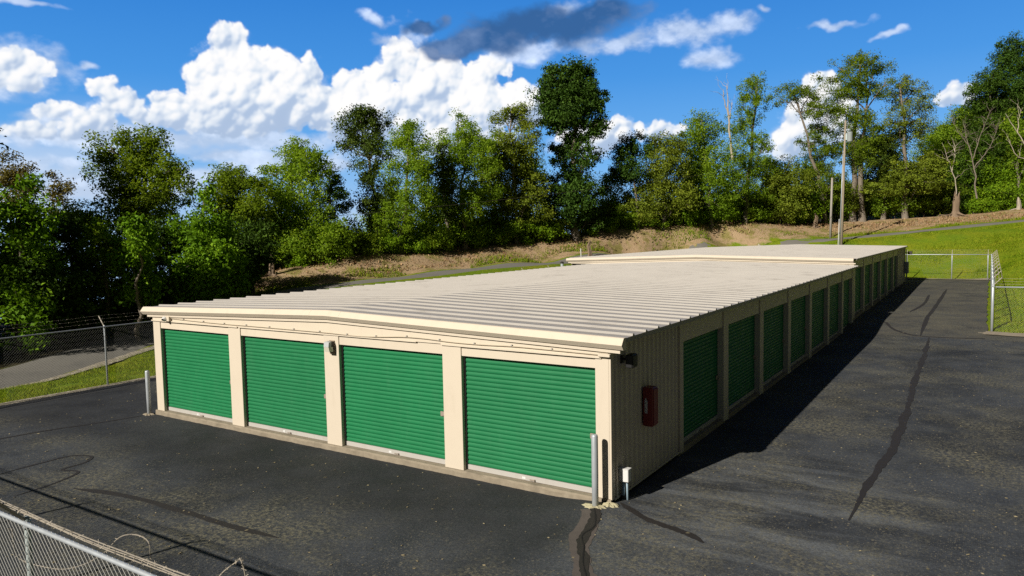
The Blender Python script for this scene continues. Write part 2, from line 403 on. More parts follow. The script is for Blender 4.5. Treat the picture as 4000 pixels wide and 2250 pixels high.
def f_road(t, b):
    n = t.noise(t.pos, 9, 6, 0.7); s = t.noise(t.pos, 0.5, 5, 0.6)
    c = t.mix(n, (0.10, 0.096, 0.085), (0.195, 0.185, 0.162))
    c = t.mix(t.math('MULTIPLY', t.step(s, 0.5, 0.7), 0.5), c, (0.10, 0.097, 0.088))
    t.put(b.inputs['Base Color'], c); b.inputs['Roughness'].default_value = 0.95
    bump(t, b, n, 0.5, 0.02)
ROAD = material('worn_road', f_road)
def f_gravel(t, b):
    v = t.voro(t.pos, 14, out='Color'); n = t.noise(t.pos, 20, 3)
    sc = t.add('ShaderNodeSeparateColor'); t.put(sc.inputs[0], v)
    t.put(b.inputs['Base Color'], t.ramp(sc.outputs[0], [(0, (0.14, 0.12, 0.085)), (0.5, (0.26, 0.23, 0.17)), (1, (0.40, 0.36, 0.28))])); b.inputs['Roughness'].default_value = 1
    bump(t, b, n, 0.8, 0.03)
GRAVEL = material('gravel_edge', f_gravel)
def f_ground(t, b):
    p = t.pos
    att = t.add('ShaderNodeAttribute', attribute_name='dirt').outputs['Fac']
    fr = t.add('ShaderNodeAttribute', attribute_name='forest').outputs['Fac']
    n1 = t.noise(p, 0.35, 5, 0.6); n2 = t.noise(p, 3.5, 6, 0.7); n3 = t.noise(p, 16, 4, 0.7)
    g = t.mix(t.step(n1, 0.36, 0.66), (0.125, 0.200, 0.008), (0.215, 0.235, 0.010))
    g = t.mix(t.math('MULTIPLY', t.step(n2, 0.40, 0.68), 0.55), g, (0.070, 0.125, 0.010))
    g = t.mix(t.math('MULTIPLY', t.step(n3, 0.50, 0.75), 0.6), g, (0.215, 0.215, 0.035))
    d = t.mix(n2, (0.25, 0.17, 0.095), (0.43, 0.315, 0.195))
    d = t.mix(t.math('MULTIPLY', t.step(n3, 0.45, 0.7), 0.6), d, (0.50, 0.36, 0.22))
    d = t.mix(t.math('MULTIPLY', t.step(t.noise(p, 7, 5, 0.7), 0.55, 0.7), 0.5), d, (0.12, 0.075, 0.042))
    d = t.mix(t.math('MULTIPLY', t.step(t.noise(p, 0.8, 5, 0.68), 0.46, 0.60), 0.7), d, (0.17, 0.165, 0.030))
    k = t.step(t.math('ADD', att, t.math('MULTIPLY', t.math('SUBTRACT', t.noise(p, 1.5, 5, 0.65), 0.5), 0.7)), 0.40, 0.62)
    c = t.mix(k, g, d)
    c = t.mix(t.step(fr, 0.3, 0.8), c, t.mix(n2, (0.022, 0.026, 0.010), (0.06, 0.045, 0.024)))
    t.put(b.inputs['Base Color'], c)
    b.inputs['Roughness'].default_value = 0.95; b.inputs['Specular IOR Level'].default_value = 0.1
    bump(t, b, t.math('ADD', n2, n3), 0.7, 0.08)
GROUND = material('grass_and_dirt', f_ground)
def foliage(name, dark, mid, light, trans=0.5, rough=0.6):
    def f(t, b):
        a = t.add('ShaderNodeAttribute', attribute_name='tint').outputs['Fac']
        c = t.ramp(a, [(0.0, dark), (0.5, mid), (1.0, light)])
        c = t.mix(t.math('MULTIPLY', t.noise(t.pos, 2.0, 2), 0.4), c, dark)
        t.put(b.inputs['Base Color'], c); b.inputs['Roughness'].default_value = rough
        b.inputs['Specular IOR Level'].default_value = 0.08
        tr = t.add('ShaderNodeBsdfTranslucent'); t.put(tr.inputs[0], t.mix(1.0, c, (1.25, 1.25, 0.5), 'MULTIPLY'))
        mx = t.add('ShaderNodeMixShader'); mx.inputs[0].default_value = trans
        t.put(mx.inputs[1], b.outputs[0]); t.put(mx.inputs[2], tr.outputs[0]); t.put(t.out.inputs[0], mx.outputs[0])
    return material(name, f)
FOL = dict(
    locust=foliage('locust_leaves', (0.1131, 0.1707, 0.0134), (0.1714, 0.2587, 0.019), (0.3326, 0.405, 0.027)),
    light=foliage('light_green_leaves', (0.1423, 0.2302, 0.0168), (0.2156, 0.3488, 0.0251), (0.4101, 0.5115, 0.0349)),
    oak=foliage('dark_oak_leaves', (0.0288, 0.0618, 0.0098), (0.0523, 0.1124, 0.0152), (0.1027, 0.1812, 0.0217), 0.18),
    maple=foliage('dark_maple_leaves', (0.03, 0.0598, 0.0081), (0.0545, 0.1088, 0.0122), (0.118, 0.2019, 0.0182), 0.2),
    poplar=foliage('poplar_leaves', (0.0935, 0.1865, 0.0101), (0.1417, 0.2826, 0.0142), (0.2835, 0.4464, 0.0223), 0.32),
    ivy=foliage('ivy_leaves', (0.0349, 0.0579, 0.0089), (0.0635, 0.1053, 0.0134), (0.127, 0.1668, 0.02), 0.15),
    brown=foliage('browning_leaves', (0.1197, 0.103, 0.0268), (0.1814, 0.156, 0.0406), (0.2621, 0.234, 0.054), 0.25),
    shrub=foliage('shrub_leaves', (0.1021, 0.184, 0.0078), (0.1547, 0.2788, 0.0117), (0.3276, 0.4478, 0.0195), 0.3),
    olive=foliage('olive_leaves', (0.118, 0.156, 0.0149), (0.1788, 0.2363, 0.0222), (0.3199, 0.36, 0.0372), 0.28))
GRASSM = foliage('grass_blades', (0.095, 0.165, 0.006), (0.200, 0.265, 0.010), (0.340, 0.330, 0.030), 0.25, 0.7)
LITTER = foliage('dry_litter', (0.10, 0.055, 0.028), (0.27, 0.165, 0.085), (0.50, 0.36, 0.21), 0.05, 0.9)
FLECK = foliage('dry_flecks', (0.10, 0.09, 0.06), (0.24, 0.20, 0.12), (0.42, 0.36, 0.22), 0.05, 0.9)
def f_bark(lo, hi):
    def f(t, b):
        n = t.noise(t.vec('MULTIPLY', t.pos, (1, 1, 0.22)), 9, 5, 0.7)
        t.put(b.inputs['Base Color'], t.mix(n, lo, hi)); b.inputs['Roughness'].default_value = 0.95
        bump(t, b, n, 0.9, 0.05)
    return f
BARK = material('bark', f_bark((0.075, 0.060, 0.045), (0.25, 0.21, 0.165)))
BARKP = material('pale_dead_wood', f_bark((0.22, 0.185, 0.14), (0.48, 0.42, 0.34)))
STUMPW = material('stump_wood', f_bark((0.09, 0.062, 0.04), (0.29, 0.21, 0.14)))
POLEW = material('pole_wood', f_bark((0.20, 0.165, 0.12), (0.37, 0.31, 0.24)))

# ------------------------------------------------------------------ mesh helpers
class MB:
    def __init__(s): s.v, s.f = [], []
    def add(s, vs, fs):
        o = len(s.v); s.v += [tuple(map(float, v)) for v in vs]; s.f += [tuple(i + o for i in q) for q in fs]
        return s
    def box(s, x0, x1, y0, y1, z0, z1, bev=0.0):
        b = bev
        if b <= 0:
            vs = [(x, y, z) for z in (z0, z1) for y in (y0, y1) for x in (x0, x1)]
            return s.add(vs, [(0, 2, 3, 1), (4, 5, 7, 6), (0, 1, 5, 4), (2, 6, 7, 3), (0, 4, 6, 2), (1, 3, 7, 5)])
        # bevelled in plan (four corners) with a chamfered top and bottom
        def ring(z, i):
            return [(x0 + i + b, y0 + i, z), (x1 - i - b, y0 + i, z), (x1 - i, y0 + i + b, z), (x1 - i, y1 - i - b, z),
                    (x1 - i - b, y1 - i, z), (x0 + i + b, y1 - i, z), (x0 + i, y1 - i - b, z), (x0 + i, y0 + i + b, z)]
        rings = [ring(z0, b), ring(z0 + b, 0), ring(z1 - b, 0), ring(z1, b)]
        vs = sum(rings, []); fs = [tuple(range(7, -1, -1)), tuple(range(24, 32))]
        for k in range(3):
            for j in range(8):
                fs.append((k * 8 + j, k * 8 + (j + 1) % 8, k * 8 + 8 + (j + 1) % 8, k * 8 + 8 + j))
        return s.add(vs, fs)
    def tube(s, pts, rad, n=8, cap=True, fn=None):
        P = [Vector(p) for p in pts]
        m = len(P); rr = rad if hasattr(rad, '__len__') else [rad] * m
        vs, fs = [], []
        t0 = (P[1] - P[0]).normalized()
        a = t0.orthogonal().normalized()
        for i in range(m):
            t = (P[min(i + 1, m - 1)] - P[max(i - 1, 0)])
            t = t.normalized() if t.length > 1e-9 else t0
            a = (a - t * a.dot(t))
            a = a.normalized() if a.length > 1e-6 else t.orthogonal().normalized()
            b = t.cross(a)
            for j in range(n):
                w = 2 * math.pi * j / n
                k = fn(i, j) if fn else 1.0
                vs.append(P[i] + (a * math.cos(w) + b * math.sin(w)) * rr[i] * k)
        for i in range(m - 1):
            for j in range(n):
                fs.append((i * n + j, i * n + (j + 1) % n, (i + 1) * n + (j + 1) % n, (i + 1) * n + j))
        if cap: fs += [tuple(range(n - 1, -1, -1)), tuple(range((m - 1) * n, m * n))]
        return s.add(vs, fs)
    def extrude(s, prof, x0, x1, f):
        """prof: open list of 2-D points, f(p, x) -> 3-D point"""
        n = len(prof)
        vs = [f(p, x0) for p in prof] + [f(p, x1) for p in prof]
        return s.add(vs, [(i, i + 1, n + i + 1, n + i) for i in range(n - 1)])
    def prism(s, prof, x0, x1, f):
        n = len(prof)
        vs = [f(p, x0) for p in prof] + [f(p, x1) for p in prof]
        return s.add(vs, [(i, (i + 1) % n, n + (i + 1) % n, n + i) for i in range(n)] + [tuple(range(n - 1, -1, -1)), tuple(range(n, 2 * n))])
    def build(s, name, mat, parent=None, smooth=False, loc=None, local=False):
        """vertices are in world space unless local; loc = origin of a top-level mesh"""
        me = bpy.data.meshes.new(name)
        o = Vector((0, 0, 0)) if loc is None else Vector(loc)
        w = o if parent is None or local else o + wloc(parent)
        me.from_pydata([(v[0] - w.x, v[1] - w.y, v[2] - w.z) for v in s.v], [], s.f)
        me.materials.append(mat); me.validate()
        if smooth: me.polygons.foreach_set('use_smooth', [True] * len(me.polygons))
        ob = bpy.data.objects.new(name, me)
        COL.objects.link(ob)
        if loc is not None: ob.location = o
        if parent is not None: ob.parent = parent
        return ob
def wloc(o):
    v = Vector((0, 0, 0))
    while o is not None: v += o.location; o = o.parent
    return v
def fixn(ob):
    import bmesh
    bm = bmesh.new(); bm.from_mesh(ob.data); bmesh.ops.recalc_face_normals(bm, faces=bm.faces); bm.to_mesh(ob.data); bm.free()
    return ob
def tag(o, label=None, cat=None, group=None, kind=None):
    for k, v in (('label', label), ('category', cat), ('group', group), ('kind', kind)):
        if v: o[k] = v
    return o
def empty(name, label, cat, loc=(0, 0, 0), group=None, rz=0.0):
    o = bpy.data.objects.new(name, None); COL.objects.link(o)
    o.location = loc; o.rotation_euler = (0, 0, rz); o.empty_display_size = 0.3
    return tag(o, label, cat, group)
def copy_tree(o, parent=None):
    c = o.copy(); COL.objects.link(c)
    if parent is not None: c.parent = parent
    for ch in list(o.children): copy_tree(ch, c)
    return c
def quads(name, V, mat, tint, parent=None, n=4):
    """fast mesh of N separate n-gons, V: (N, n, 3)"""
    N = V.shape[0]
    if parent is not None: V = V - np.array(wloc(parent))
    me = bpy.data.meshes.new(name)
    me.vertices.add(N * n); me.vertices.foreach_set('co', V.astype(np.float32).ravel())
    me.loops.add(N * n); me.loops.foreach_set('vertex_index', np.arange(N * n, dtype=np.int32))
    me.polygons.add(N); me.polygons.foreach_set('loop_start', np.arange(0, N * n, n, dtype=np.int32))
    me.update(calc_edges=True)
    a = me.attributes.new('tint', 'FLOAT', 'FACE'); a.data.foreach_set('value', np.clip(tint, 0, 1).astype(np.float32))
    me.materials.append(mat)
    ob = bpy.data.objects.new(name, me); COL.objects.link(ob)
    if parent is not None: ob.parent = parent
    return ob

# ------------------------------------------------------------------ terrain
def sst(v, a, b):
    t = np.clip((np.asarray(v, float) - a) / (b - a), 0, 1); return t * t * (3 - 2 * t)
def yard_z(x, y):
    x = np.asarray(x, float); y = np.asarray(y, float)
    z = -0.12 + 0.06 * sst(y, 2, 18) + 0.26 * sst(y, 20.5, 27) + 0.22 * sst(y, 27, 52)
    z = z + 0.075 * np.exp(-((x + 0.05) ** 2 + (y + 0.25) ** 2) / 0.35)
    return z
ROADC = [(-19.6, -22, -1.1), (-22.8, -10, -0.85), (-25.2, 1.4, -0.62), (-27.6, 6.2, -0.42), (-29.8, 10.2, -0.15), (-31.4, 14.4, 0.3), (-31.4, 19.0, 0.95), (-30.0, 23.6, 1.35),
         (-28.6, 27.2, 1.52), (-26.6, 33.3, 1.85), (-23.9, 39.8, 2.0), (-20.4, 47.5, 1.95), (-14.4, 56.0, 2.38), (-6.6, 61.4, 3.36),
         (-0.6, 65.0, 3.88), (7.8, 70.5, 4.7), (20, 77, 5.8), (36, 84, 7.0)]
BANK = [(680, 690, 50), (760, 676, 51), (900, 655, 52), (1100, 640, 57), (1300, 620, 61), (1450, 612, 63), (1700, 585, 67), (1870, 570, 69), (2147, 562, 74),
        (2278, 553, 74), (2400, 545, 74), (2576, 525, 75)]
def _ctrl():
    c = []
    c += [tuple(p) for p in ROADC]
    rp = np.array(ROADC)
    for i in range(len(rp)):
        tg = rp[min(i + 1, len(rp) - 1)] - rp[max(i - 1, 0)]
        nn = np.array([-tg[1], tg[0]]) / np.hypot(tg[0], tg[1])
        for k in (-1.7, 1.7): c.append((rp[i][0] + nn[0] * k, rp[i][1] + nn[1] * k, rp[i][2] + (0.03 if k > 0 else -0.05)))
    _b = np.array(BANK, float); _px = np.linspace(680, 2576, 34)
    for b in zip(_px, np.interp(_px, _b[:, 0], _b[:, 1]), np.interp(_px, _b[:, 0], _b[:, 2])):
        p = at(*b); c.append(tuple(p))
        d = np.array([p[0] - CAMP[0], p[1] - CAMP[1]]); d /= np.hypot(*d)
        c.append((p[0] + d[0] * 6, p[1] + d[1] * 6, p[2] + 0.3))
        right = (b[0] - 680) / 1900
        c.append((p[0] + d[0] * 30, p[1] + d[1] * 30, p[2] - 2.0 + 6.5 * right ** 2))
        c.append((p[0] + d[0] * 150, p[1] + d[1] * 150, p[2] - 16 + 34 * right ** 2))
    for y in (-20, -10, 0, 8, 16): c += [(-18.2, y, float(yard_z(-18, y)) - 0.02), (-20.6, y, float(yard_z(-18, y)) - 0.16)]
    for y in (22, 30, 38, 46, 51): c += [(-18.2, y, float(yard_z(-18, y)))]
    for x in (-14, -8, -2, 4): c += [(x, 52, 0.5)]
    c += [(-14, 56, 0.5 + .6)]
    for y in (24, 32, 40, 48): c.append((5.6, y, float(yard_z(5, y))))
    c += [(0, 55, 0.95), (4, 56, 1.3), (10, 30, 0.45), (10, 40, 1.35), (10, 52, 2.65), (10, 62, 3.75), (20, 24, 0.1), (20, 36, 1.6), (20, 50, 3.3), (20, 64, 4.8), (34, 24, 0.2), (34, 40, 2.6), (34, 60, 5.0),
          (50, 0, 0.0), (45, -25, -0.1), (0, -28, -0.1), (-17, -28, -0.3), (70, 30, 2.5), (75, 80, 9), (60, 120, 16), (20, 130, 15),
          (-34, 3, -0.8), (-38, 12, -0.1), (-36, -10, -1.2), (-50, 5, -1.5), (-60, -20, -4), (-90, 20, -7), (-120, 60, -12), (-60, 30, 0.0), (-41, 24, 1.3), (0, -80, -2), (90, -60, -1), (-90, -80, -9)]
    return np.array(c)
_CT = _ctrl()
def _tps(r2): return 0.5 * r2 * np.log(r2 + 1e-9)
def _fit():
    n = len(_CT); X = _CT[:, :2] / 30
    r2 = ((X[:, None] - X[None]) ** 2).sum(-1)
    K = _tps(r2) + np.eye(n) * 0.0004
    P = np.hstack([np.ones((n, 1)), X])
    A = np.block([[K, P], [P.T, np.zeros((3, 3))]])
    return np.linalg.solve(A, np.concatenate([_CT[:, 2], np.zeros(3)])), X
_W, _X = _fit()
def hill_z(x, y):
    x = np.asarray(x, float); y = np.asarray(y, float)
    q = np.stack([x.ravel(), y.ravel()], 1) / 30
    out = np.empty(len(q))
    for i in range(0, len(q), 20000):
        k = q[i:i + 20000]
        r2 = ((k[:, None] - _X[None]) ** 2).sum(-1)
        out[i:i + 20000] = _tps(r2) @ _W[:-3] + _W[-3] + k @ _W[-2:]
    return out.reshape(x.shape)
def yard_dist(x, y):
    """distance outside the paved yard"""
    def box(x0, x1, y0, y1):
        dx = np.maximum(np.maximum(x0 - x, x - x1), 0); dy = np.maximum(np.maximum(y0 - y, y - y1), 0)
        return np.hypot(dx, dy)
    return np.minimum(box(-17.7, 5.05, -26, 51.3), box(-17.7, 45, -26, 23.3))
def terrain(x, y):
    x = np.asarray(x, float); y = np.asarray(y, float)
    w = sst(yard_dist(x, y), 0.15, 2.6)
    return (yard_z(x, y) - 0.03) * (1 - w) + hill_z(x, y) * w
def road_dist(x, y, line=None):
    """signed distance from the road centre line (positive = uphill, tree side)"""
    rp = np.array(ROADC)[:, :2] if line is None else np.array(line)[:, :2]; x = np.asarray(x, float); y = np.asarray(y, float)
    best = np.full(x.shape, 1e9); sg = np.ones(x.shape)
    for a, b in zip(rp[:-1], rp[1:]):
        d = b - a; L2 = d @ d
        t = np.clip(((x - a[0]) * d[0] + (y - a[1]) * d[1]) / L2, 0, 1)
        ex, ey = x - a[0] - t * d[0], y - a[1] - t * d[1]
        dd = np.hypot(ex, ey); m = dd < best
        best = np.where(m, dd, best); sg = np.where(m, np.sign(-(d[1] * ex - d[0] * ey)), sg)
    return best * sg
def grid_mesh(name, X, Y, Z, mat, keep=None):
    ny, nx = X.shape
    idx = np.arange(nx * ny).reshape(ny, nx)
    q = np.stack([idx[:-1, :-1], idx[:-1, 1:], idx[1:, 1:], idx[1:, :-1]], -1).reshape(-1, 4)
    if keep is not None: q = q[keep.ravel()]
    me = bpy.data.meshes.new(name)
    me.from_pydata(np.stack([X, Y, Z], -1).reshape(-1, 3).tolist(), [], q.tolist())
    me.materials.append(mat)
    me.polygons.foreach_set('use_smooth', [True] * len(me.polygons))
    ob = bpy.data.objects.new(name, me); COL.objects.link(ob)
    return ob
def axis(parts):
    return np.unique(np.round(np.concatenate([np.arange(a, b, s) for a, b, s in parts]), 4))
gx = axis([(-700, -120, 40), (-120, -50, 4), (-50, -16.5, 0.6), (-16.5, 4.5, 3), (4.5, 30, 0.7), (30, 60, 3), (60, 120, 6), (120, 701, 40)])
gy = axis([(-600, -60, 40), (-60, -12, 4), (-12, 22, 0.7), (22, 50.5, 1.2), (50.5, 84, 0.6), (84, 120, 3), (120, 160, 6), (160, 1001, 40)])
X, Y = np.meshgrid(gx, gy)
Z = terrain(X, Y)
far = np.hypot(X, Y - 30)
Z = np.where(far > 160, np.clip(Z, -60, 60) , Z)
wob = np.sin(X * 1.3 + Y * 0.7) * 0.03 + np.sin(X * 0.45 - Y * 0.9) * 0.05
wo = sst(yard_dist(X, Y), 0.5, 3) * sst(np.abs(road_dist(X, Y)), 1.8, 3.0)
Z = Z + wob * wo
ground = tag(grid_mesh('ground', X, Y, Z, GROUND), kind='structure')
rd = road_dist(X, Y)
dirt = sst(rd, 1.5, 2.9) * sst(Y, 14, 19)
BL = [tuple(at(*b_)) for b_ in BANK]; BL = [(BL[0][0] - 3, BL[0][1] - 6, 0)] + BL + [(BL[-1][0] + 30, BL[-1][1] + 14, 0)]
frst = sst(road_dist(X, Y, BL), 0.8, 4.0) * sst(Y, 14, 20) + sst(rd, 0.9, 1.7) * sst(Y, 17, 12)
frst = np.minimum(frst, 1)
bsd = road_dist(X, Y, BL); dirt = np.maximum(dirt, sst(bsd, -4.2, -2.8) * sst(rd, 0.6, 1.8) * sst(Y, 14, 19))
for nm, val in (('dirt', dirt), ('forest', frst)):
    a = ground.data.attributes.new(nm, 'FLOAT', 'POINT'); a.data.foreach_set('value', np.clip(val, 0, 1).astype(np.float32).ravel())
# yard paving
ax = axis([(-17.7, 5.05, 0.65), (5.05, 45, 1.5)]); ax = np.unique(np.append(ax, [5.05, 45.0]))
ax = np.unique(np.round(np.concatenate([ax, np.arange(-1.8, 2.0, 0.15)]), 4))
ay = axis([(-26, 23.3, 0.8), (23.3, 51.3, 0.8), (-2.2, 1.6, 0.15)]); ay = np.unique(np.append(ay, [23.3, 51.3]))
X, Y = np.meshgrid(ax, ay)
jx = (rng.random(X.shape) - 0.5) * 0.12; jy = (rng.random(X.shape) - 0.5) * 0.12
edge = (X < -17.6) | ((X > 5.0) & (X < 5.1) & (Y > 23.2)) | (Y > 51.2) | ((Y > 23.2) & (Y < 23.4) & (X > 5.1))
Xj, Yj = X + jx * edge, Y + jy * edge
xc, yc = (X[:-1, :-1] + X[1:, 1:]) / 2, (Y[:-1, :-1] + Y[1:, 1:]) / 2
tag(grid_mesh('asphalt_yard', Xj, Yj, yard_z(X, Y), ASPH, keep=~((xc > 5.05) & (yc > 23.3))), kind='structure')
def spline(pts, n):
    P = np.array(pts, float); t = np.concatenate([[0], np.cumsum(np.linalg.norm(np.diff(P[:, :2], axis=0), axis=1))])
    m = np.gradient(P, t, axis=0); u = np.linspace(0, t[-1], n); i = np.clip(np.searchsorted(t, u, 'right') - 1, 0, len(t) - 2)
    h = (t[i + 1] - t[i])[:, None]; s = ((u - t[i]) / (t[i + 1] - t[i]))[:, None]
    return (2*s**3-3*s**2+1)*P[i] + (s**3-2*s**2+s)*h*m[i] + (-2*s**3+3*s**2)*P[i+1] + (s**3-s**2)*h*m[i+1]
def ribbon(name, pts, width, zf, off, mat, n=120, rough=0.0, cross=4, edge=0.0, fade=False):
    P = spline([(p[0], p[1]) for p in pts], n)
    T = np.gradient(P, axis=0); T /= np.linalg.norm(T, axis=1)[:, None]
    N = np.stack([-T[:, 1], T[:, 0]], 1)
    def wv():
        q = rng.random(n + 8) - 0.5; q = np.convolve(q, np.ones(5) / 5, 'same')[4:4 + n] * 2.4 + (rng.random(n) - 0.5) * 0.5
        return (width / 2) * (1 + rough * q * 1.6)
    wl, wr = wv(), wv()
    if fade:
        e = np.minimum(1, np.minimum(np.linspace(0, 1, n), np.linspace(1, 0, n)) * 8 + 0.15); wl *= e; wr *= e
    c = np.linspace(-1, 1, cross)
    off_ = np.where(c[None] < 0, c[None] * wr[:, None], c[None] * wl[:, None])
    X = P[:, :1] + N[:, :1] * off_; Y = P[:, 1:] + N[:, 1:] * off_
    return tag(grid_mesh(name, X, Y, zf(X, Y) + off - edge * (np.abs(c) > 0.99)[None], mat), kind='structure')
ribbon('road', ROADC, np.interp(np.linspace(0, 1, 220), [0, 0.26, 0.34, 1], [3.4, 3.3, 1.9, 1.8]), terrain, 0.07, ROAD, n=220, cross=6, rough=0.05, edge=0.08)
# gravel shoulder along the yard side of the lower road
rp = np.array(ROADC[1:8])
tg = np.gradient(rp[:, :2], axis=0); tg /= np.linalg.norm(tg, axis=1)[:, None]
ribbon('gravel_shoulder', np.stack([rp[:, 0] + tg[:, 1] * 2.0, rp[:, 1] - tg[:, 0] * 2.0], 1), 0.6, terrain, 0.045, GRAVEL, n=120, rough=0.35)
ribbon('dirt_edge', [(-17.95, -18), (-17.9, -6), (-17.95, 6), (-17.9, 22), (-17.95, 45)], 0.3, lambda x, y: np.maximum(terrain(x, y), yard_z(x, y) - 0.02), 0.018, GRAVEL, n=140, rough=0.4)
ribbon('fresh_edge', [(-17.45, -18), (-17.35, -6), (-17.4, 2), (-17.3, 10), (-17.35, 40)], 0.62, yard_z, 0.004, FRESH, n=100, rough=0.1)
ribbon('concrete_strip', [(-12, 51.9), (-5, 51.85), (0, 51.9), (5.4, 51.8)], 0.9, lambda x, y: np.maximum(terrain(x, y), yard_z(x, y)), 0.03, CONC, n=60, rough=0.15)
ribbon('dirt_verge', [(5.0, 23.6), (6.5, 23.55), (10, 23.6), (20, 23.65), (40, 23.7)], 0.75, lambda x, y: np.maximum(terrain(x, y), yard_z(x, y)), 0.03, CONC, n=80, rough=0.3)
# tar sealed cracks
def seam(pts, w, mat=SEAL, off=0.006, n=60, rough=0.25, name='tar_seam', fade=False):
    return ribbon(name, pts, w, yard_z, off, mat, n=n, rough=rough, cross=3, fade=fade)
seam([(-0.15, -0.40), (0.0, -0.7), (0.10, -1.15), (0.26, -1.65), (0.55, -2.05), (0.85, -2.5), (1.15, -3.1)], 0.29, SEALP, 0.004, 40, 0.3, 'pale_patch')
seam([(-0.10, -0.36), (0.06, -0.65), (0.16, -1.15), (0.34, -1.65), (0.58, -2.05), (0.85, -2.5), (1.2, -3.2)], 0.15, SEAL, 0.008, 50, 0.35)
seam([(-0.10, -0.36), (0.04, -0.6), (0.17, -0.95), (0.14, -1.2), (0.36, -1.6), (0.55, -2.0), (0.84, -2.45), (1.2, -3.2)], 0.018, CRACK, 0.012, 60, 0.6, 'crack')
seam([(0.12, 0.14), (0.40, -0.06), (0.80, -0.24), (1.14, -0.32), (1.5, -0.44), (1.75, -0.6)], 0.13, fade=True)
seam([(3.36, 1.3), (3.40, 3.2), (3.50, 4.9), (3.49, 8.4), (3.36, 13), (3.22, 20), (3.15, 22.2)], 0.145, n=160, fade=True, rough=0.5)
seam([(2.85, 22.3), (2.78, 28), (2.84, 35), (2.86, 43)], 0.16, n=60, fade=True)
seam([(1.3, 25.2), (2.0, 23.2), (2.7, 22.4), (3.6, 22.3), (5.0, 22.5)], 0.13, n=40)
seam([(1.9, 29.5), (2.2, 33.3), (2.15, 39)], 0.14, n=30, fade=True)
seam([(-13.9, -3.6), (-13.62, -2.2), (-13.25, -1.2), (-13.0, -0.3)], 0.08, n=40, fade=True)
seam([(-8.75, -4.05), (-7.7, -3.8), (-6.1, -3.7), (-4.9, -3.68), (-3.7, -3.6)], 0.13, n=60, fade=True)
seam([(-10.9, -4.4), (-10.95, -3.6), (-10.9, -3.0), (-10.5, -2.85), (-10.2, -3.1), (-10.1, -3.6), (-9.7, -3.5), (-9.4, -4.0), (-9.25, -4.8)], 0.06, n=60, fade=True)

# ------------------------------------------------------------------ storage buildings
def curtain_profile(z0, z1, pitch=0.0815):
    n = int(round((z1 - z0) / pitch)); p = (z1 - z0) / n; out = []
    for i in range(n):
        z = z0 + i * p
        out += [(z, 0.010), (z + 0.10 * p, -0.001), (z + 0.32 * p, -0.0085), (z + 0.55 * p, -0.010), (z + 0.80 * p, -0.006), (z + 0.94 * p, 0.002)]
    return out + [(z1, 0.010)]
def roll_door(bld, a, b, zb, axis, latch=True):
    """axis 'x': door in the front wall facing -y; axis 'y': door in the right wall facing +x"""
    top = zb + 2.16
    fx = (lambda p, u: (u, 0.115 + p[1], p[0])) if axis == 'x' else (lambda p, u: (-0.105 - p[1], u, p[0]))
    d = MB().extrude(curtain_profile(zb + 0.095, top), a + 0.03, b - 0.005, fx)
    door = fixflip(d.build('roll_up_door', GREEN, bld), axis)
    def bx(m, u0, u1, d0, d1, z0, z1, bev=0.0):
        if axis == 'x': m.box(u0, u1, 0.115 + d0, 0.115 + d1, z0, z1, bev)
        else: m.box(-0.105 - d1, -0.105 - d0, u0, u1, z0, z1, bev)
        return m
    bar = bx(MB(), a + 0.03, b - 0.005, -0.018, 0.02, zb + 0.004, zb + 0.094, 0.004).build('bottom_bar', BAR, door)
    c = a + (b - a) * 0.47
    pull = bx(bx(MB(), c + 0.10, c + 0.20, -0.05, -0.019, zb + 0.030, zb + 0.042, 0.003), c + 0.18, c + 0.21, -0.055, -0.019, zb + 0.026, zb + 0.050, 0.003)
    pull.build('foot_pull', RUST, bar)
    bx(MB(), c - 0.06, c + 0.01, -0.022, -0.0185, zb + 0.028, zb + 0.066).build('sticker', WHITE, bar)
    if latch:
        m = bx(MB(), b - 0.15, b - 0.02, -0.030, -0.011, zb + 0.93, zb + 1.02, 0.004)
        bx(m, b - 0.10, b + 0.03, -0.042, -0.0305, zb + 0.955, zb + 0.975, 0.003)
        bx(m, b - 0.05, b - 0.01, -0.05, -0.0425, zb + 0.90, zb + 0.955, 0.003)
        m.build('latch', RUST, door)
    bx(MB(), a - 0.002, a + 0.028, -0.03, 0.06, zb + 0.004, top).build('guide_track', DARKREC, door)
    bx(MB(), b - 0.004, b + 0.002, -0.005, 0.06, zb + 0.1, top).build('guide_track', DARKREC, door)
    return door
def fixflip(o, axis):
    v = Vector((0, -1, 0)) if axis == 'x' else Vector((1, 0, 0))
    n = sum((p.normal for p in o.data.polygons), Vector())
    if n.dot(v) < 0: o.data.flip_normals()
    return o
def rib_profile(y0, y1, first, pitch=0.535, h=0.036):
    out = [(y0, 0.0)]; y = first
    while y < y1 - 0.38:
        out += [(y, 0), (y + 0.022, h), (y + 0.062, h), (y + 0.084, 0)]
        y += pitch
    return out + [(y1, 0.0)]
def corr_profile(a, b, pitch=0.195, h=0.030):
    out = [(a, 0.0)]; y = a + 0.06
    while y < b - 0.13:
        out += [(y, 0), (y + 0.022, h), (y + 0.078, h), (y + 0.100, 0)]
        y += pitch
    return out + [(b, 0.0)]
def roof_z(x, xl, xr, xm, ze, zr):
    return ze + (zr - ze) * (1 - abs(x - xm) / ((xr - xl) / 2))
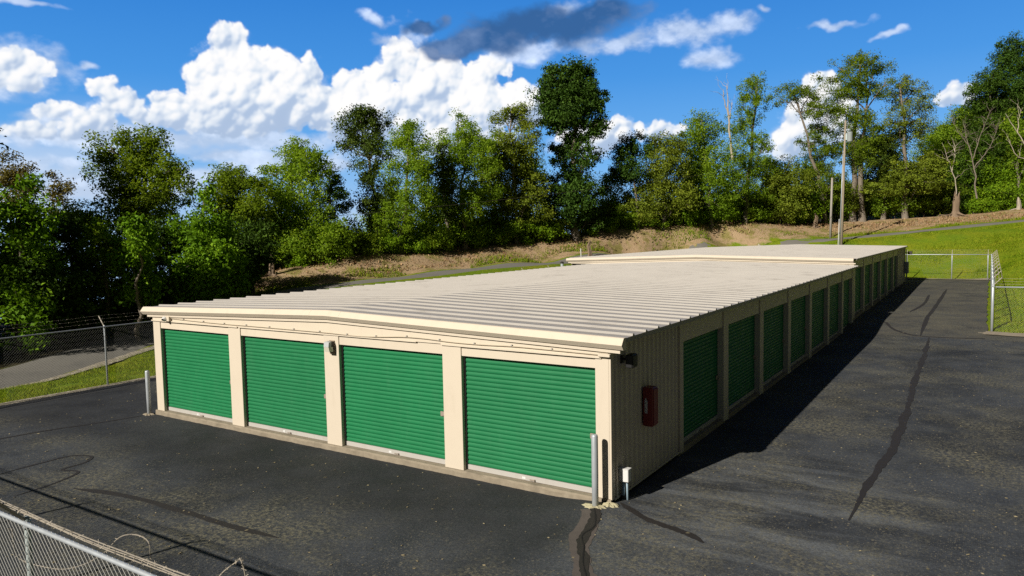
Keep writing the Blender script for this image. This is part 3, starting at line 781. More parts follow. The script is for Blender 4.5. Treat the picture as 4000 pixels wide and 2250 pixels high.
def block(bld, xw0, y0, y1, zb, xl, xr, ze, zr, side_doors, posts, panels, first_rib, front=None):
    xm = (xl + xr) / 2
    rz = lambda x: roof_z(x, xl, xr, xm, ze, zr)
    # roof: one ribbed skin over both slopes, with a closed underside
    m = MB(); prof = rib_profile(y0 - 0.03, y1 + 0.06, first_rib)
    for a, b in ((xl, xm), (xm, xr)):
        m.extrude(prof, a, b, lambda p, x: (x, p[0], rz(x) + p[1]))
        m.add([(a, y0 - 0.03, rz(a) - 0.045), (b, y0 - 0.03, rz(b) - 0.045), (b, y1 + 0.06, rz(b) - 0.045), (a, y1 + 0.06, rz(a) - 0.045)], [(0, 3, 2, 1)])
    for x in (xl, xr):
        sgn = 1 if x > xm else -1
        m.box(x - 0.012 if sgn > 0 else x + 0.002, x - 0.002 if sgn > 0 else x + 0.012, y0 - 0.03, y1 + 0.06, rz(x) - 0.075, rz(x) - 0.003)
    # closed rib ends along both eaves
    for x in (xl, xr):
        n = len(prof)
        m.add([(x, p[0], rz(x) + p[1]) for p in prof] + [(x, p[0], rz(x) - 0.01) for p in prof], [(i, i + 1, n + i + 1, n + i) for i in range(n - 1)])
    m.build('roof', ROOF, bld)
    # folded rake trim across the front, in lapped lengths
    def rake(x0, x1, k):
        pr = [(0.035, 0.012), (-0.045, 0.012), (-0.060, 0.0), (-0.135, -0.098), (-0.070, -0.178), (-0.050, -0.182), (-0.050, -0.188), (0.03, -0.188)]
        pr = [(a - 0.0018 * k, b + 0.0012 * k) for a, b in pr]
        return MB().prism(pr, x0, x1, lambda p, x: (x, y0 + p[0], rz(x) + p[1]))
    cuts = [xl - 0.06, xl + 3.1, xm - 0.45, xm, xm + 0.42, xm + 3.5, xr + 0.02] if front else [xl, xl + 2.7, xm - 1.1, xm, xm + 0.35, xm + 3.2, xr - 0.13]
    tr = None; m = MB()
    for k, (a, b) in enumerate(zip(cuts[:-1], cuts[1:])):
        r_ = rake(a, b + (0.02 if k < len(cuts) - 2 and b != xm else 0), k % 2 if b != xm else 0)
        m.add(r_.v, r_.f)
    fixn(m.build('rake_trim', CREAM, bld))
    # plain strip below the trim
    m = MB()
    for a, b in ((xl + 0.10, xm), (xm, xr - 0.05)):
        m.prism([(-0.045, -0.194), (-0.045, -0.240), (-0.020, -0.246), (-0.020, -0.194)], a, b, lambda p, x: (x, y0 + p[0], rz(x) + p[1]))
    fixn(m.build('trim_strip', CREAM, bld))
    # gable header
    hb = zb + 2.325
    m = MB()
    for a, b in ((xw0 + 0.002, xm), (xm, -0.002)):
        m.prism([(0.0, 0), (0.0, 1), (0.10, 1), (0.10, 0)], a, b, lambda p, x: (x, y0 - 0.006 + p[0], hb if p[1] == 0 else rz(x) - 0.05))
    fixn(m.build('header_panel', CREAM, bld))
    # walls
    f = lambda p, z: (0.0 + p[1], p[0], z)
    for a, b in panels:
        m = MB().extrude(corr_profile(a, b), zb - 0.02, zb + 2.62, f)
        fixflip(m.build('corrugated_panel', CREAMSIDE, bld), 'y')
        MB().box(-0.01, 0.032, a, b, zb - 0.055, zb - 0.022, 0.003).build('base_trim', CREAM, bld)
    m = MB().extrude(corr_profile(y0 + 0.12, y1), zb - 0.3, rz(xw0) - 0.05, lambda p, z: (xw0 - p[1], p[0], z))
    m.build('left_wall', CREAMSIDE, bld)
    m = MB()
    for a, b in ((xw0 + 0.01, xm), (xm, -0.01)):
        m.add([(a, y1 - 0.03, zb - 0.3), (b, y1 - 0.03, zb - 0.3), (b, y1 - 0.03, rz(b) - 0.05), (a, y1 - 0.03, rz(a) - 0.05)], [(0, 3, 2, 1)])
    m.build('back_wall', CREAMSIDE, bld)
    # right hand wall: posts, lintels, roll-up doors
    for a, b in posts:
        MB().box(-0.16, 0.045, a, b, zb - 0.06, zb + 2.50, 0.004).build('post', CREAMSIDE, bld)
    for a, b in side_doors:
        MB().box(-0.09, 0.018, a + 0.002, b - 0.002, zb + 2.13, zb + 2.56).build('lintel', CREAMSIDE, bld)
        roll_door(bld, a, b, zb, 'y')
    MB().box(-0.14, 0.012, min(p[0] for p in posts), y1 - 0.2, zb - 0.35, zb + 0.003).build('foundation', CONC, bld)
    return rz
B1 = empty('storage_building', 'long low cream storage building with green roll-up doors and ribbed pale metal roof', 'building', (-6.4, 0, -0.12))
FP = [(-12.78, -12.48), (-9.723, -9.288), (-6.538, -6.103), (-3.39, -2.958), (-0.243, 0.0)]
SPE = [6.27, 9.42, 12.66, 15.8, 19.08, 22.23]
sp1 = [(3.10, 3.29)] + [(e - 0.36, e) for e in SPE] + [(24.55, 24.86)]
sd1 = [(a[1], b[0]) for a, b in zip(sp1[:-1], sp1[1:])]
rz1 = block(B1, -12.78, 0.0, 24.86, 0.0, -13.05, 0.27, 2.645, 2.825, sd1, sp1, [(0.12, 3.10)], 0.33, front=True)
for i, (a, b) in enumerate(FP):
    MB().box(a, b, 0.0, 0.16 if i < 4 else 0.118, 0.0, 2.318, 0.004).build('post', CREAM, B1)
for (a, b), (c, d) in zip(FP[:-1], FP[1:]):
    MB().box(b + 0.002, c - 0.002, 0.022, 0.10, 2.13, 2.322).build('lintel', CREAM, B1)
    roll_door(B1, b, c, 0.0, 'x')
# ledge under the front wall, its lower edge broken and uneven
m = MB(); n = 90; xs = np.linspace(-12.84, 0.03, n); top = []; 
for k, (yy, zz) in enumerate([(0.30, 0.001), (-0.020, -0.001), (-0.032, -0.03), (-0.036, -0.30), (0.30, -0.30)]):
    for x in xs:
        j = (rng.random() - 0.5) * (0.03 if k in (2, 3) else 0.006)
        m.v.append((x, yy + j, zz + j * 0.6 if k < 3 else zz))
for k in range(4):
    for i in range(n - 1): m.f.append((k * n + i, k * n + i + 1, (k + 1) * n + i + 1, (k + 1) * n + i))
m.build('front_ledge', CONC, B1)
# ledge trim along the header bottom, surface conduit and a sagging cable with clips
MB().box(-12.80, -9.35, -0.034, -0.008, 2.308, 2.336, 0.003).build('header_edge', CREAM, B1)
MB().box(-9.30, -4.0, -0.022, -0.008, 2.312, 2.334, 0.003).build('header_edge', CREAM, B1)
MB().box(-3.4, -0.12, -0.030, -0.008, 2.300, 2.332, 0.003).build('header_edge', CREAM, B1)
cb_pts = [(-11.95, 2.405), (-11.0, 2.385), (-10.0, 2.372), (-9.0, 2.372), (-7.6, 2.368), (-6.3, 2.36), (-5.4, 2.345), (-4.9, 2.365), (-4.3, 2.40), (-3.75, 2.40), (-3.2, 2.375), (-2.5, 2.37), (-1.8, 2.385), (-1.0, 2.375), (-0.1, 2.36)]
sp_ = spline([(x, z) for x, z in cb_pts], 90)
MB().tube([(p[0], -0.028, p[1]) for p in sp_], 0.0085, 6).build('cable', CABLE, B1, smooth=True)
for k in range(4, 88, 6): MB().box(sp_[k][0] - 0.012, sp_[k][0] + 0.012, -0.040, -0.012, sp_[k][1] + 0.004, sp_[k][1] + 0.030).build('cable_clip', BAR, B1)
MB().box(-0.16, 0.05, -0.07, -0.012, 2.335, 2.385, 0.006).build('conduit_end', CREAM, B1)
MB().box(0.0015, 0.035, 0.0, 0.115, -0.02, 2.40, 0.003).build('corner_trim', CREAM, B1)

B2 = empty('storage_building', 'raised rear storage building stepping up behind the first roof, its doors in shade', 'building', (-7.1, 24.9, 0.25))
SPE2 = [28.38, 31.52, 34.76, 37.95, 41.23]
sp2 = [(24.92, 25.33)] + [(e - 0.36, e) for e in SPE2] + [(43.62, 43.75)]
sd2 = [(a[1], b[0]) for a, b in zip(sp2[:-1], sp2[1:])]
rz2 = block(B2, -14.2, 24.93, 48.8, 0.35, -14.45, 0.16, 2.955, 3.135, sd2, sp2, [(43.75, 48.7)], 25.2)
MB().box(-0.17, 0.045, 48.55, 48.8, 0.3, 2.85, 0.004).build('post', CREAMSIDE, B2)

# ------------------------------------------------------------------ things fixed to the buildings
def text_mesh(txt, size, mat, name, parent, origin, ex, ez, gap=None):
    cu = bpy.data.curves.new('t', 'FONT'); cu.body = txt; cu.size = size; cu.extrude = 0.0; cu.align_x = 'CENTER'; cu.resolution_u = 3
    ob = bpy.data.objects.new('t', cu); COL.objects.link(ob)
    me0 = ob.to_mesh(); ex, ez = Vector(ex), Vector(ez)
    m = MB().add([Vector(origin) + ex * v.co.x + ez * v.co.y for v in me0.vertices], [tuple(p.vertices) for p in me0.polygons])
    ob.to_mesh_clear(); bpy.data.objects.remove(ob); bpy.data.curves.remove(cu)
    return m.build(name, mat, parent)
# security camera under the left end of the trim
t = empty('security_camera', 'small white turret security camera on a cream junction box at the front left corner', 'camera', (-12.08, -0.012, 2.39))
MB().box(-12.10, -11.94, -0.085, -0.013, 2.335, 2.455, 0.006).build('junction_box', CREAM, t)
def dome(cx, cyy, cz, r, n=16, m_=8, sy=1.0):
    mb = MB()
    for i in range(m_ + 1):
        a = math.pi * i / m_
        for j in range(n):
            w = 2 * math.pi * j / n
            mb.v.append((cx + r * math.sin(a) * math.cos(w), cyy - r * math.cos(a) * sy, cz + r * math.sin(a) * math.sin(w)))
    for i in range(m_):
        for j in range(n): mb.f.append((i * n + j, i * n + (j + 1) % n, (i + 1) * n + (j + 1) % n, (i + 1) * n + j))
    return mb
h = MB().tube([(-12.10, -0.086, 2.395), (-12.10, -0.115, 2.395)], [0.064, 0.060], 18); d_ = dome(-12.10, -0.115, 2.393, 0.052)
h.add(d_.v, d_.f); body = h.build('housing', WHITE, t, smooth=False)
MB().tube([(-12.088, -0.150, 2.385), (-12.083, -0.172, 2.378)], [0.028, 0.024], 14).build('lens', BLACK, body)
# wall lamp on the middle post
t = empty('wall_lamp', 'box shaped wall lamp with bronze back and milky lens on the middle front post', 'wall lamp', (-6.32, -0.002, 2.05))
MB().box(-6.35, -6.205, -0.022, -0.002, 1.93, 2.21, 0.004).build('back_plate', painted('lamp_plate', (0.30, 0.235, 0.17), 0.5), t)
MB().prism([(-0.023, 2.195), (-0.09, 2.20), (-0.105, 2.11), (-0.06, 2.095), (-0.045, 1.99), (-0.023, 1.975)], -6.345, -6.21, lambda p, x: (x, p[0], p[1])).build('housing', BRONZE, t)
MB().prism([(-0.093, 2.198), (-0.165, 2.187), (-0.178, 2.09), (-0.108, 2.09)], -6.348, -6.207, lambda p, x: (x, p[0], p[1])).build('hood', painted('lamp_hood', (0.42, 0.44, 0.45), 0.35, 0.05), t)
MB().prism([(-0.062, 2.088), (-0.175, 2.088), (-0.152, 1.985), (-0.048, 1.985)], -6.347, -6.208, lambda p, x: (x, p[0], p[1])).build('lens', painted('milky_lens', (0.55, 0.52, 0.43), 0.25, 0.04), t)
for o in t.children: fixn(o)
# flood light on the side wall
t = empty('flood_light', 'dark flood light on a bracket under the front right roof corner', 'flood light', (0.03, 0.45, 2.2))
MB().box(0.024, 0.06, 0.38, 0.50, 2.17, 2.30, 0.004).build('base_plate', BRONZE, t)
m = MB().tube([(0.06, 0.44, 2.24), (0.10, 0.44, 2.24), (0.135, 0.44, 2.23)], 0.022, 8); m.build('arm', BRONZE, t)
m = MB().box(0.135, 0.255, 0.34, 0.56, 2.11, 2.33, 0.012)
m.build('lamp_head', BLACK, t)
MB().box(0.2555, 0.265, 0.36, 0.54, 2.13, 2.31, 0.003).build('lens', BLACK, t)
# fire extinguisher cabinet
t = empty('extinguisher_cabinet', 'red fire extinguisher cabinet hanging on the shaded corrugated side wall', 'cabinet', (0.03, 1.38, 1.27))
cab = MB().box(0.030, 0.225, 1.27, 1.50, 0.92, 1.61, 0.018).build('cabinet', RED, t)
MB().box(0.2255, 0.240, 1.285, 1.485, 0.95, 1.58, 0.005).build('door', RED, cab)
MB().box(0.075, 0.125, 1.262, 1.2695, 1.155, 1.385, 0.002).build('sign_plate', WHITE, cab)
for k, ch in enumerate('FIRE'):
    text_mesh(ch, 0.058, BLACK, 'lettering', cab, (0.100, 1.2605, 1.317 - k * 0.050), (1, 0, 0), (0, 0, 1))
MB().add([(0.082, 1.2605, 1.395), (0.118, 1.2605, 1.395), (0.100, 1.2605, 1.432)], [(0, 1, 2)]).build('arrow', WHITE, cab)
# electrical box with conduits
t = empty('utility_box', 'small white utility box on grey conduits at the near right building corner', 'utility box', (0.09, 0.35, -0.12))
MB().box(0.022, 0.195, 0.28, 0.40, 0.225, 0.43, 0.008).build('box', WHITE, t)
MB().box(0.016, 0.202, 0.272, 0.408, 0.431, 0.445, 0.004).build('lid', WHITE, t)
MB().tube([(0.075, 0.35, 0.215), (0.075, 0.35, -0.06), (0.07, 0.32, -0.16)], 0.028, 10).build('conduit', BLUEGREY, t, smooth=True)
MB().tube([(0.138, 0.36, 0.215), (0.142, 0.36, 0.05), (0.147, 0.365, -0.16)], 0.018, 10).build('conduit', BLUEGREY, t, smooth=True)
MB().tube([(0.075, 0.35, -0.02), (0.075, 0.35, -0.08)], 0.038, 10).build('collar', BLACK, t)
# far corner of the rear building
t = empty('meter_cabinet', 'grey electric meter cabinet on the far right corner of the rear building', 'cabinet', (0.05, 48.0, 1.5))
MB().box(0.046, 0.30, 47.7, 48.5, 1.05, 1.85, 0.01).build('cabinet', GREYBOX, t)
MB().tube([(0.17, 48.1, 1.04), (0.17, 48.1, 0.3)], 0.03, 8).build('conduit', GREYBOX, t)
MB().tube([(0.17, 48.1, 1.86), (0.17, 48.1, 2.75)], 0.025, 8).build('conduit', GREYBOX, t)
t = empty('flood_light', 'small dark flood light sticking out under the far right roof corner', 'flood light', (0.05, 48.3, 2.55))
MB().tube([(0.046, 48.3, 2.5), (0.26, 48.3, 2.5)], 0.02, 6).build('arm', BRONZE, t)
MB().box(0.24, 0.50, 48.15, 48.45, 2.38, 2.60, 0.01).build('lamp_head', BRONZE, t)
# vent pipe beyond the left eave
t = empty('vent_pipe', 'short dark grey vent pipe standing past the left eave before the raised roof', 'vent pipe', (-13.35, 22.4, 0.1))
MB().tube([(-13.35, 22.4, 0.05), (-13.35, 22.4, 2.84)], 0.075, 12).build('pipe', GALV2, t, smooth=True)
MB().tube([(-13.35, 22.4, 2.80), (-13.35, 22.4, 2.86), (-13.35, 22.4, 2.89)], [0.095, 0.095, 0.05], 12).build('cap', BRONZE, t)
# bollards
def bollard(x, y, z0, z1, lab):
    t = empty('steel_bollard', lab, 'bollard', (x, y, z0), 'steel pipe bollards at the building corners')
    MB().tube([(x, y, z0 - 0.2), (x, y, z0 + .4), (x, y, z0 + .42), (x, y, z1 - 0.03), (x, y, z1 - 0.008), (x, y, z1)], [0.052, 0.052, 0.0535, 0.0535, 0.046, 0.02], 18).build('pipe', GALV, t, smooth=True)
    return t
bollard(-13.0, -0.10, -0.12, 1.02, 'grey steel pipe bollard beside the front left building corner')
bollard(-0.14, -0.25, -0.06, 1.12, 'grey steel pipe bollard in broken concrete at the front right corner')
def lump(name, cx, cyy, z, rx, ry, h, label, mat=COLLAR, n=22):
    mb = MB(); rr = [1 + (rng.random() - 0.5) * 0.5 for _ in range(n)]
    for k, (s_, hh) in enumerate([(1.0, -0.06), (0.97, 0.35), (0.78, 0.85), (0.45, 1.0), (0.0, 1.0)]):
        for j in range(n):
            w = 2 * math.pi * j / n
            mb.v.append((cx + rx * s_ * rr[j] * math.cos(w), cyy + ry * s_ * rr[j] * math.sin(w), z + h * hh * (1 + (rng.random() - .5) * .35)))
    for k in range(4):
        for j in range(n): mb.f.append((k * n + j, k * n + (j + 1) % n, (k + 1) * n + (j + 1) % n, (k + 1) * n + j))
    return tag(mb.build(name, mat, loc=(cx, cyy, z)), label, 'footing')
lump('broken_footing', -0.13, -0.27, -0.085, 0.21, 0.13, 0.05, 'crumbling pale concrete footing around the right bollard')
lump('broken_footing', 0.04, -0.10, -0.10, 0.14, 0.11, 0.075, 'chunk of pale concrete under the near right building corner')
lump('broken_footing', -13.0, -0.12, -0.13, 0.17, 0.12, 0.035, 'flat grey concrete footing of the left bollard', CONC)
lump('broken_footing', 5.26, 23.75, -0.02, 0.55, 0.28, 0.10, 'low tan footing under the corner post of the right fence', CONC)

# ------------------------------------------------------------------ fences
def fence(label, p0, p1, zf, H, posts, lean, pitch=0.075, wr=0.0019, pr=0.03, rail=0.024, corner=None, loose=False, arm=0.42):
    p0, p1 = np.array(p0, float), np.array(p1, float); L = np.hypot(*(p1 - p0)); d = (p1 - p0) / L; nrm = np.array([-d[1], d[0]])
    ln = np.array(lean, float)
    def pt(s, h, off=0.0):
        q = p0 + d * s + nrm * off
        return (q[0], q[1], float(zf(q[0], q[1])) + h)
    t = empty('chain_link_fence', label, 'fence', pt(0, 0))
    k = max(2, int(L / 3))
    MB().tube([pt(s, H) for s in np.linspace(0, L, k + 1)], rail, 10).build('top_rail', GALV, t, smooth=True)
    # two families of wire crossing as diamonds
    V, Fc = [], []
    ss = np.arange(-H, L + H, pitch)
    for fam in (1, -1):
        for a in ss:
            h0, h1 = 0.03, H + 0.03
            s0, s1 = a + fam * h0, a + fam * h1
            if max(s0, s1) < 0 or min(s0, s1) > L: continue
            def clip(s, h, so, ho):
                if s < 0: h = ho + (h - ho) * (0 - so) / (s - so); s = 0
                if s > L: h = ho + (h - ho) * (L - so) / (s - so); s = L
                return s, h
            if s0 < 0 or s0 > L: s0, h0 = clip(s0, h0, s1, h1)
            if s1 < 0 or s1 > L: s1, h1 = clip(s1, h1, s0, h0)
            A, B = np.array(pt(s0, h0, fam * wr)), np.array(pt(s1, h1, fam * wr))
            e1 = np.array([-fam * d[0], -fam * d[1], 1]) * 0.707 * wr; e2 = np.array([nrm[0], nrm[1], 0]) * wr
            o = len(V)
            for Q in (A, B):
                V += [Q + e1, Q - e1 * 0.5 + e2 * 0.87, Q - e1 * 0.5 - e2 * 0.87]
            Fc += [(o, o + 1, o + 4, o + 3), (o + 1, o + 2, o + 5, o + 4), (o + 2, o, o + 3, o + 5)]
    mb = MB(); mb.v = [tuple(v) for v in V]; mb.f = Fc
    mb.build('chain_mesh', WIRE, t)
    lift = arm * 0.707; tips = []
    for i, s in enumerate(posts):
        r_ = pr if corner is None or i not in corner else pr * 1.45
        b = pt(s, -0.25, 0.035); q = pt(s, H + 0.03, 0.035)
        po = MB().tube([b, q, (q[0], q[1], q[2] + 0.02)], [r_, r_, r_ * 0.6], 10).build('post', GALV2 if loose else GALV, t, smooth=True)
        e = (q[0] + ln[0] * lift, q[1] + ln[1] * lift, q[2] + lift)
        MB().tube([(q[0], q[1], q[2] - 0.03), e], 0.017, 6).build('barb_arm', WIREL, po)
        MB().tube([(q[0], q[1], q[2] - 0.09), (q[0], q[1], q[2] - 0.02)], r_ * 1.25, 10).build('post_cap', GALV, po)
    for fr in (0.3, 0.65, 0.97):
        n = max(3, int(L / 0.5)); pts = []
        for s in np.linspace(0, L, n):
            q = pt(s, H + 0.05, 0.035); near = min(posts, key=lambda z: abs(z - s)); sag = min(1.0, abs(near - s) / 1.5) * 0.03
            pts.append((q[0] + ln[0] * lift * fr, q[1] + ln[1] * lift * fr, q[2] + lift * fr - sag + (rng.random() - .5) * 0.012))
        mb = MB().tube(pts, 0.0032 if not loose else 0.0045, 4)
        for s in np.arange(0.06, L, 0.125 if L < 40 else 0.25):
            i = min(len(pts) - 2, int(s / L * (len(pts) - 1))); f_ = s / L * (len(pts) - 1) - i
            c = Vector(pts[i]).lerp(Vector(pts[i + 1]), f_)
            for _ in range(2):
                v = Vector((rng.normal(), rng.normal(), rng.normal())).normalized() * 0.022
                mb.tube([c - v, c + v], 0.0022, 3, cap=False)
        mb.build('barbed_wire', WIREL, t)
    return t, pt
gz = lambda x, y: -0.12
nf, npt = fence('galvanised chain link fence in the near left foreground with loose barbed wire', (-17.6, -7.5), (8.05, -7.5), gz, 1.87, [15.25 - 3.1 * k for k in range(4, 0, -1)] + [15.25 + 3.1 * k for k in range(0, 4)], (0, -1), 0.077, 0.0026, 0.028, 0.022, loose=True, arm=0.40)
# loose strand curling off the near fence
lw = []
for (px, py) in [(30, 1330), (38, 1390), (60, 1412), (110, 1426), (160, 1432), (215, 1418), (262, 1390), (300, 1352), (340, 1345), (372, 1362), (378, 1400), (384, 1470)]:
    d_ = ray(px, py); k = (-7.46 + (rng.random() - .5) * 0.1 - CAMP[1]) / d_[1]; lw.append(tuple(CAMP + d_ * k))
def strand(pts, n=70):
    P = np.array(pts); t = np.linspace(0, 1, len(P)); u = np.linspace(0, 1, n)
    m = np.gradient(P, t, axis=0); i = np.clip(np.searchsorted(t, u, 'right') - 1, 0, len(t) - 2); h = t[1] - t[0]; s = ((u - t[i]) / h)[:, None]
    return (2*s**3-3*s**2+1)*P[i] + (s**3-2*s**2+s)*h*m[i] + (-2*s**3+3*s**2)*P[i+1] + (s**3-s**2)*h*m[i+1]
def barbed(pts, parent, r=0.0042):
    Q = strand(pts); mb = MB().tube([tuple(q) for q in Q], r, 4)
    for q in Q[3::5]:
        for _ in range(2):
            v = Vector((rng.normal(), rng.normal(), rng.normal())).normalized() * 0.02
            mb.tube([Vector(q) - v, Vector(q) + v], 0.0022, 3, cap=False)
    return mb.build('loose_barbed_wire', WIREL, parent)
barbed(lw, nf)
lw2 = []
for (px, py) in [(528, 1480), (560, 1440), (592, 1415), (604, 1408), (612, 1425), (622, 1470)]:
    d_ = ray(px, py); k = (-7.62 - CAMP[1]) / d_[1]; lw2.append(tuple(CAMP + d_ * k))
barbed(lw2, nf)
yz = lambda x, y: float(yard_z(x, y))
fence('chain link fence with barbed wire between the yard and the grass on the left', (-18.0, -25), (-18.0, 51.6), yz, 1.82, [26.51 - 3.1 * k for k in range(8, 0, -1)] + [26.51 + 3.1 * k for k in range(0, 17)], (-1, 0), 0.078, 0.0021, 0.028, 0.022)
fence('chain link fence closing the far end of the yard before the lawn', (-17.9, 51.6), (5.25, 51.6), yz, 1.84, [0.4 + 2.9 * k for k in range(0, 8)] + [22.9], (0, 1), 0.10, 0.0010, 0.036, 0.026)
fence('chain link fence running away along the right edge of the paved lane', (5.25, 24.1), (5.25, 51.4), yz, 1.84, [0.02 + 3.02 * k for k in range(0, 10)], (1, 0), 0.10, 0.0012, 0.036, 0.026, corner=[0])
fence('chain link fence along the foot of the lawn at the right edge', (5.3, 24.05), (42, 24.05), lambda x, y: 0.04 + 0.004 * (x - 5), 1.84, [3.0 * k for k in range(1, 13)], (0, 1), 0.085, 0.0015, 0.032, 0.026)

# ------------------------------------------------------------------ poles and wires
def ground_pt(px, py, depth):
    p = at(px, py, depth); return np.array([p[0], p[1], float(terrain(p[0], p[1]))])
b = ground_pt(2117, 600, 63.5); top = at(2127, 303, 63.5); H = top[2] - b[2]; tx, ty = top[0] - b[0], top[1] - b[1]
lx = 0.10
t = empty('utility_pole', 'tall weathered wooden utility pole with a transformer behind the rear building', 'utility pole', tuple(b))
def ln_(k, dx=0, dy=0): return (b[0] + (tx + 0) * k + dx, b[1] + ty * k + dy, b[2] + H * k)
MB().tube([ln_(-0.03), ln_(0.5), ln_(1.0)], [0.11, 0.095, 0.075], 12).build('pole', POLEW, t, smooth=True)
MB().tube([ln_(0.0, -0.13, -0.12), ln_(0.45, -0.11, -0.10), ln_(0.755, -0.10, -0.08)], 0.038, 8).build('riser_pipe', GALV, t, smooth=True)
MB().tube([ln_(0.0, -0.26, -0.05), ln_(0.21, -0.24, -0.05)], 0.028, 8).build('riser_pipe', WHITE, t)
q = ln_(0.865, 0.40, -0.05)
tr = MB().tube([(q[0], q[1], q[2] - 0.42), (q[0], q[1], q[2] - 0.38), (q[0], q[1], q[2] + 0.36), (q[0], q[1], q[2] + 0.42)], [0.20, 0.225, 0.225, 0.19], 16).build('transformer', GREYBOX, t, smooth=False)
MB().tube([(q[0], q[1], q[2] + 0.42), (q[0], q[1], q[2] + 0.62)], [0.05, 0.03], 8).build('bushing', BRONZE, tr)
MB().box(q[0] - 0.34, q[0] - 0.20, q[1] - 0.05, q[1] + 0.05, q[2] - 0.25, q[2] + 0.25).build('bracket', GALV2, tr)
b2 = ground_pt(2089, 583, 68); h2 = at(2092, 448, 68)[2]
t2 = tag(MB().tube([(b2[0], b2[1], b2[2] - .3), (b2[0] + .05, b2[1], (b2[2] + h2) / 2), (b2[0] + .1, b2[1], h2)], [0.11, 0.10, 0.09], 10).build('utility_pole', painted('bleached_pole', (0.30, 0.275, 0.245), 0.8, 0.2, grime=0.5), loc=tuple(b2), smooth=True), 'short bleached grey pole on the bank left of the tall utility pole', 'utility pole')
def wire(name, A, B, sag, r, label):
    A, B = np.array(A), np.array(B); pts = []
    for k in np.linspace(0, 1, 40):
        p = A + (B - A) * k; p[2] -= sag * 4 * k * (1 - k); pts.append(tuple(p))
    return tag(MB().tube(pts, r, 5).build(name, BRONZE if r < 0.02 else GREYBOX, loc=tuple(A)), label, 'cable')
wire('overhead_cable', ln_(0.74), at(-40, 605, 46), 0.9, 0.016, 'thin overhead cable sagging from the tall pole leftward before the trees')
wire('overhead_cable', ln_(0.74), at(2640, 500, 70), 0.5, 0.012, 'thin overhead cable running right from the tall pole to the slope')
st = at(1461, 625, 57); sz = float(terrain(st[0], st[1]))
tag(MB().tube([(st[0] + .05, st[1], sz - .3), (st[0], st[1], max(st[2], sz + .5))], 0.035, 8).build('marker_stake', WHITE, loc=(st[0], st[1], sz)), 'thin white marker stake on the dirt bank above the roof line', 'stake')

# ------------------------------------------------------------------ trees
DENS = 5.0
def leaves_for(blobs, style, leaf, dens, clump, seed, squash=0.8, droop=0.0):
    """blobs: list of (centre, (rx, ry, rz)); returns leaf quads, tints and clump centres per blob"""
    g = np.random.default_rng(seed)
    Vs, Ts, CC = [], [], []
    FK = [(g.normal(size=3) * 1.25 / max(0.45, clump), g.random() * 6.28) for _ in range(4)]
    for (c, r) in blobs:
        c = np.array(c); r = np.array(r)
        vol = (r[0] * r[1] * r[2])
        n = max(6, int(1.5 * DENS * dens * vol ** 0.72 / clump ** 2.0))
        v = g.normal(size=(n, 3)); v /= np.linalg.norm(v, axis=1)[:, None]
        rad = 0.30 + 0.92 * g.random(n) ** 0.8
        cc = c + v * r * rad[:, None]
        fld = sum(np.sin(cc @ kv + ph) for kv, ph in FK)
        ok = fld > (-0.42 if style == 'oak' else -0.5) - 0.5 * (rad < 0.6)
        if ok.sum() < 4: ok[:4] = True
        cc, v = cc[ok], v[ok]; n = len(cc)
        CC.append(cc)
        k = (34 + 56 * g.random(n)).astype(int)
        ci = np.repeat(np.arange(n), k); N = len(ci)
        cs = (clump * (0.45 + 0.75 * g.random(n)))[ci]
        off = np.clip(g.normal(size=(N, 3)), -1.7, 1.7) * np.array([0.5, 0.5, 0.5 * squash])
        off[:, 2] -= droop * np.hypot(off[:, 0], off[:, 1])
        P = cc[ci] + off * cs[:, None]
        # leaf frame: normals lean up and outward
        nm = g.normal(size=(N, 3)) * 0.75 + np.array([0, 0, 0.55]) + v[ci] * 0.55
        nm /= np.linalg.norm(nm, axis=1)[:, None]
        a = np.cross(nm, g.normal(size=(N, 3))); a /= np.linalg.norm(a, axis=1)[:, None] + 1e-9
        b = np.cross(nm, a)
        L = leaf * 0.78 * (0.5 + 0.9 * g.random(N)); W = L * (0.42 + 0.25 * g.random(N))
        a *= L[:, None]; b *= W[:, None]
        bend = nm * (L * 0.18)[:, None]
        Vs.append(np.stack([P - a * 0.5, P + b * 0.5 - a * 0.08 + bend, P + a * 0.55 - bend * 0.6, P - b * 0.5 + a * 0.05 + bend], 1))
        ct = g.random(n) * 0.55 + 0.18
        Ts.append(ct[ci] + (g.random(N) - 0.5) * 0.5)
    return np.concatenate(Vs), np.concatenate(Ts), CC
def limb(mb, A, B, r0, r1, g, n=5, wob=0.06, sides=6):
    A, B = np.array(A), np.array(B); L = np.linalg.norm(B - A); pts = []
    for k in range(n + 1):
        f_ = k / n; p = A + (B - A) * f_
        if 0 < k < n: p = p + g.normal(size=3) * wob * L * 0.5
        p[2] += 0.10 * L * math.sin(math.pi * f_) * (0.6 if abs(B[2] - A[2]) < L * .8 else 0.1)
        pts.append(tuple(p))
    mb.tube(pts, [r0 + (r1 - r0) * k / n for k in range(n + 1)], sides, cap=False)
TREE_N = [0]
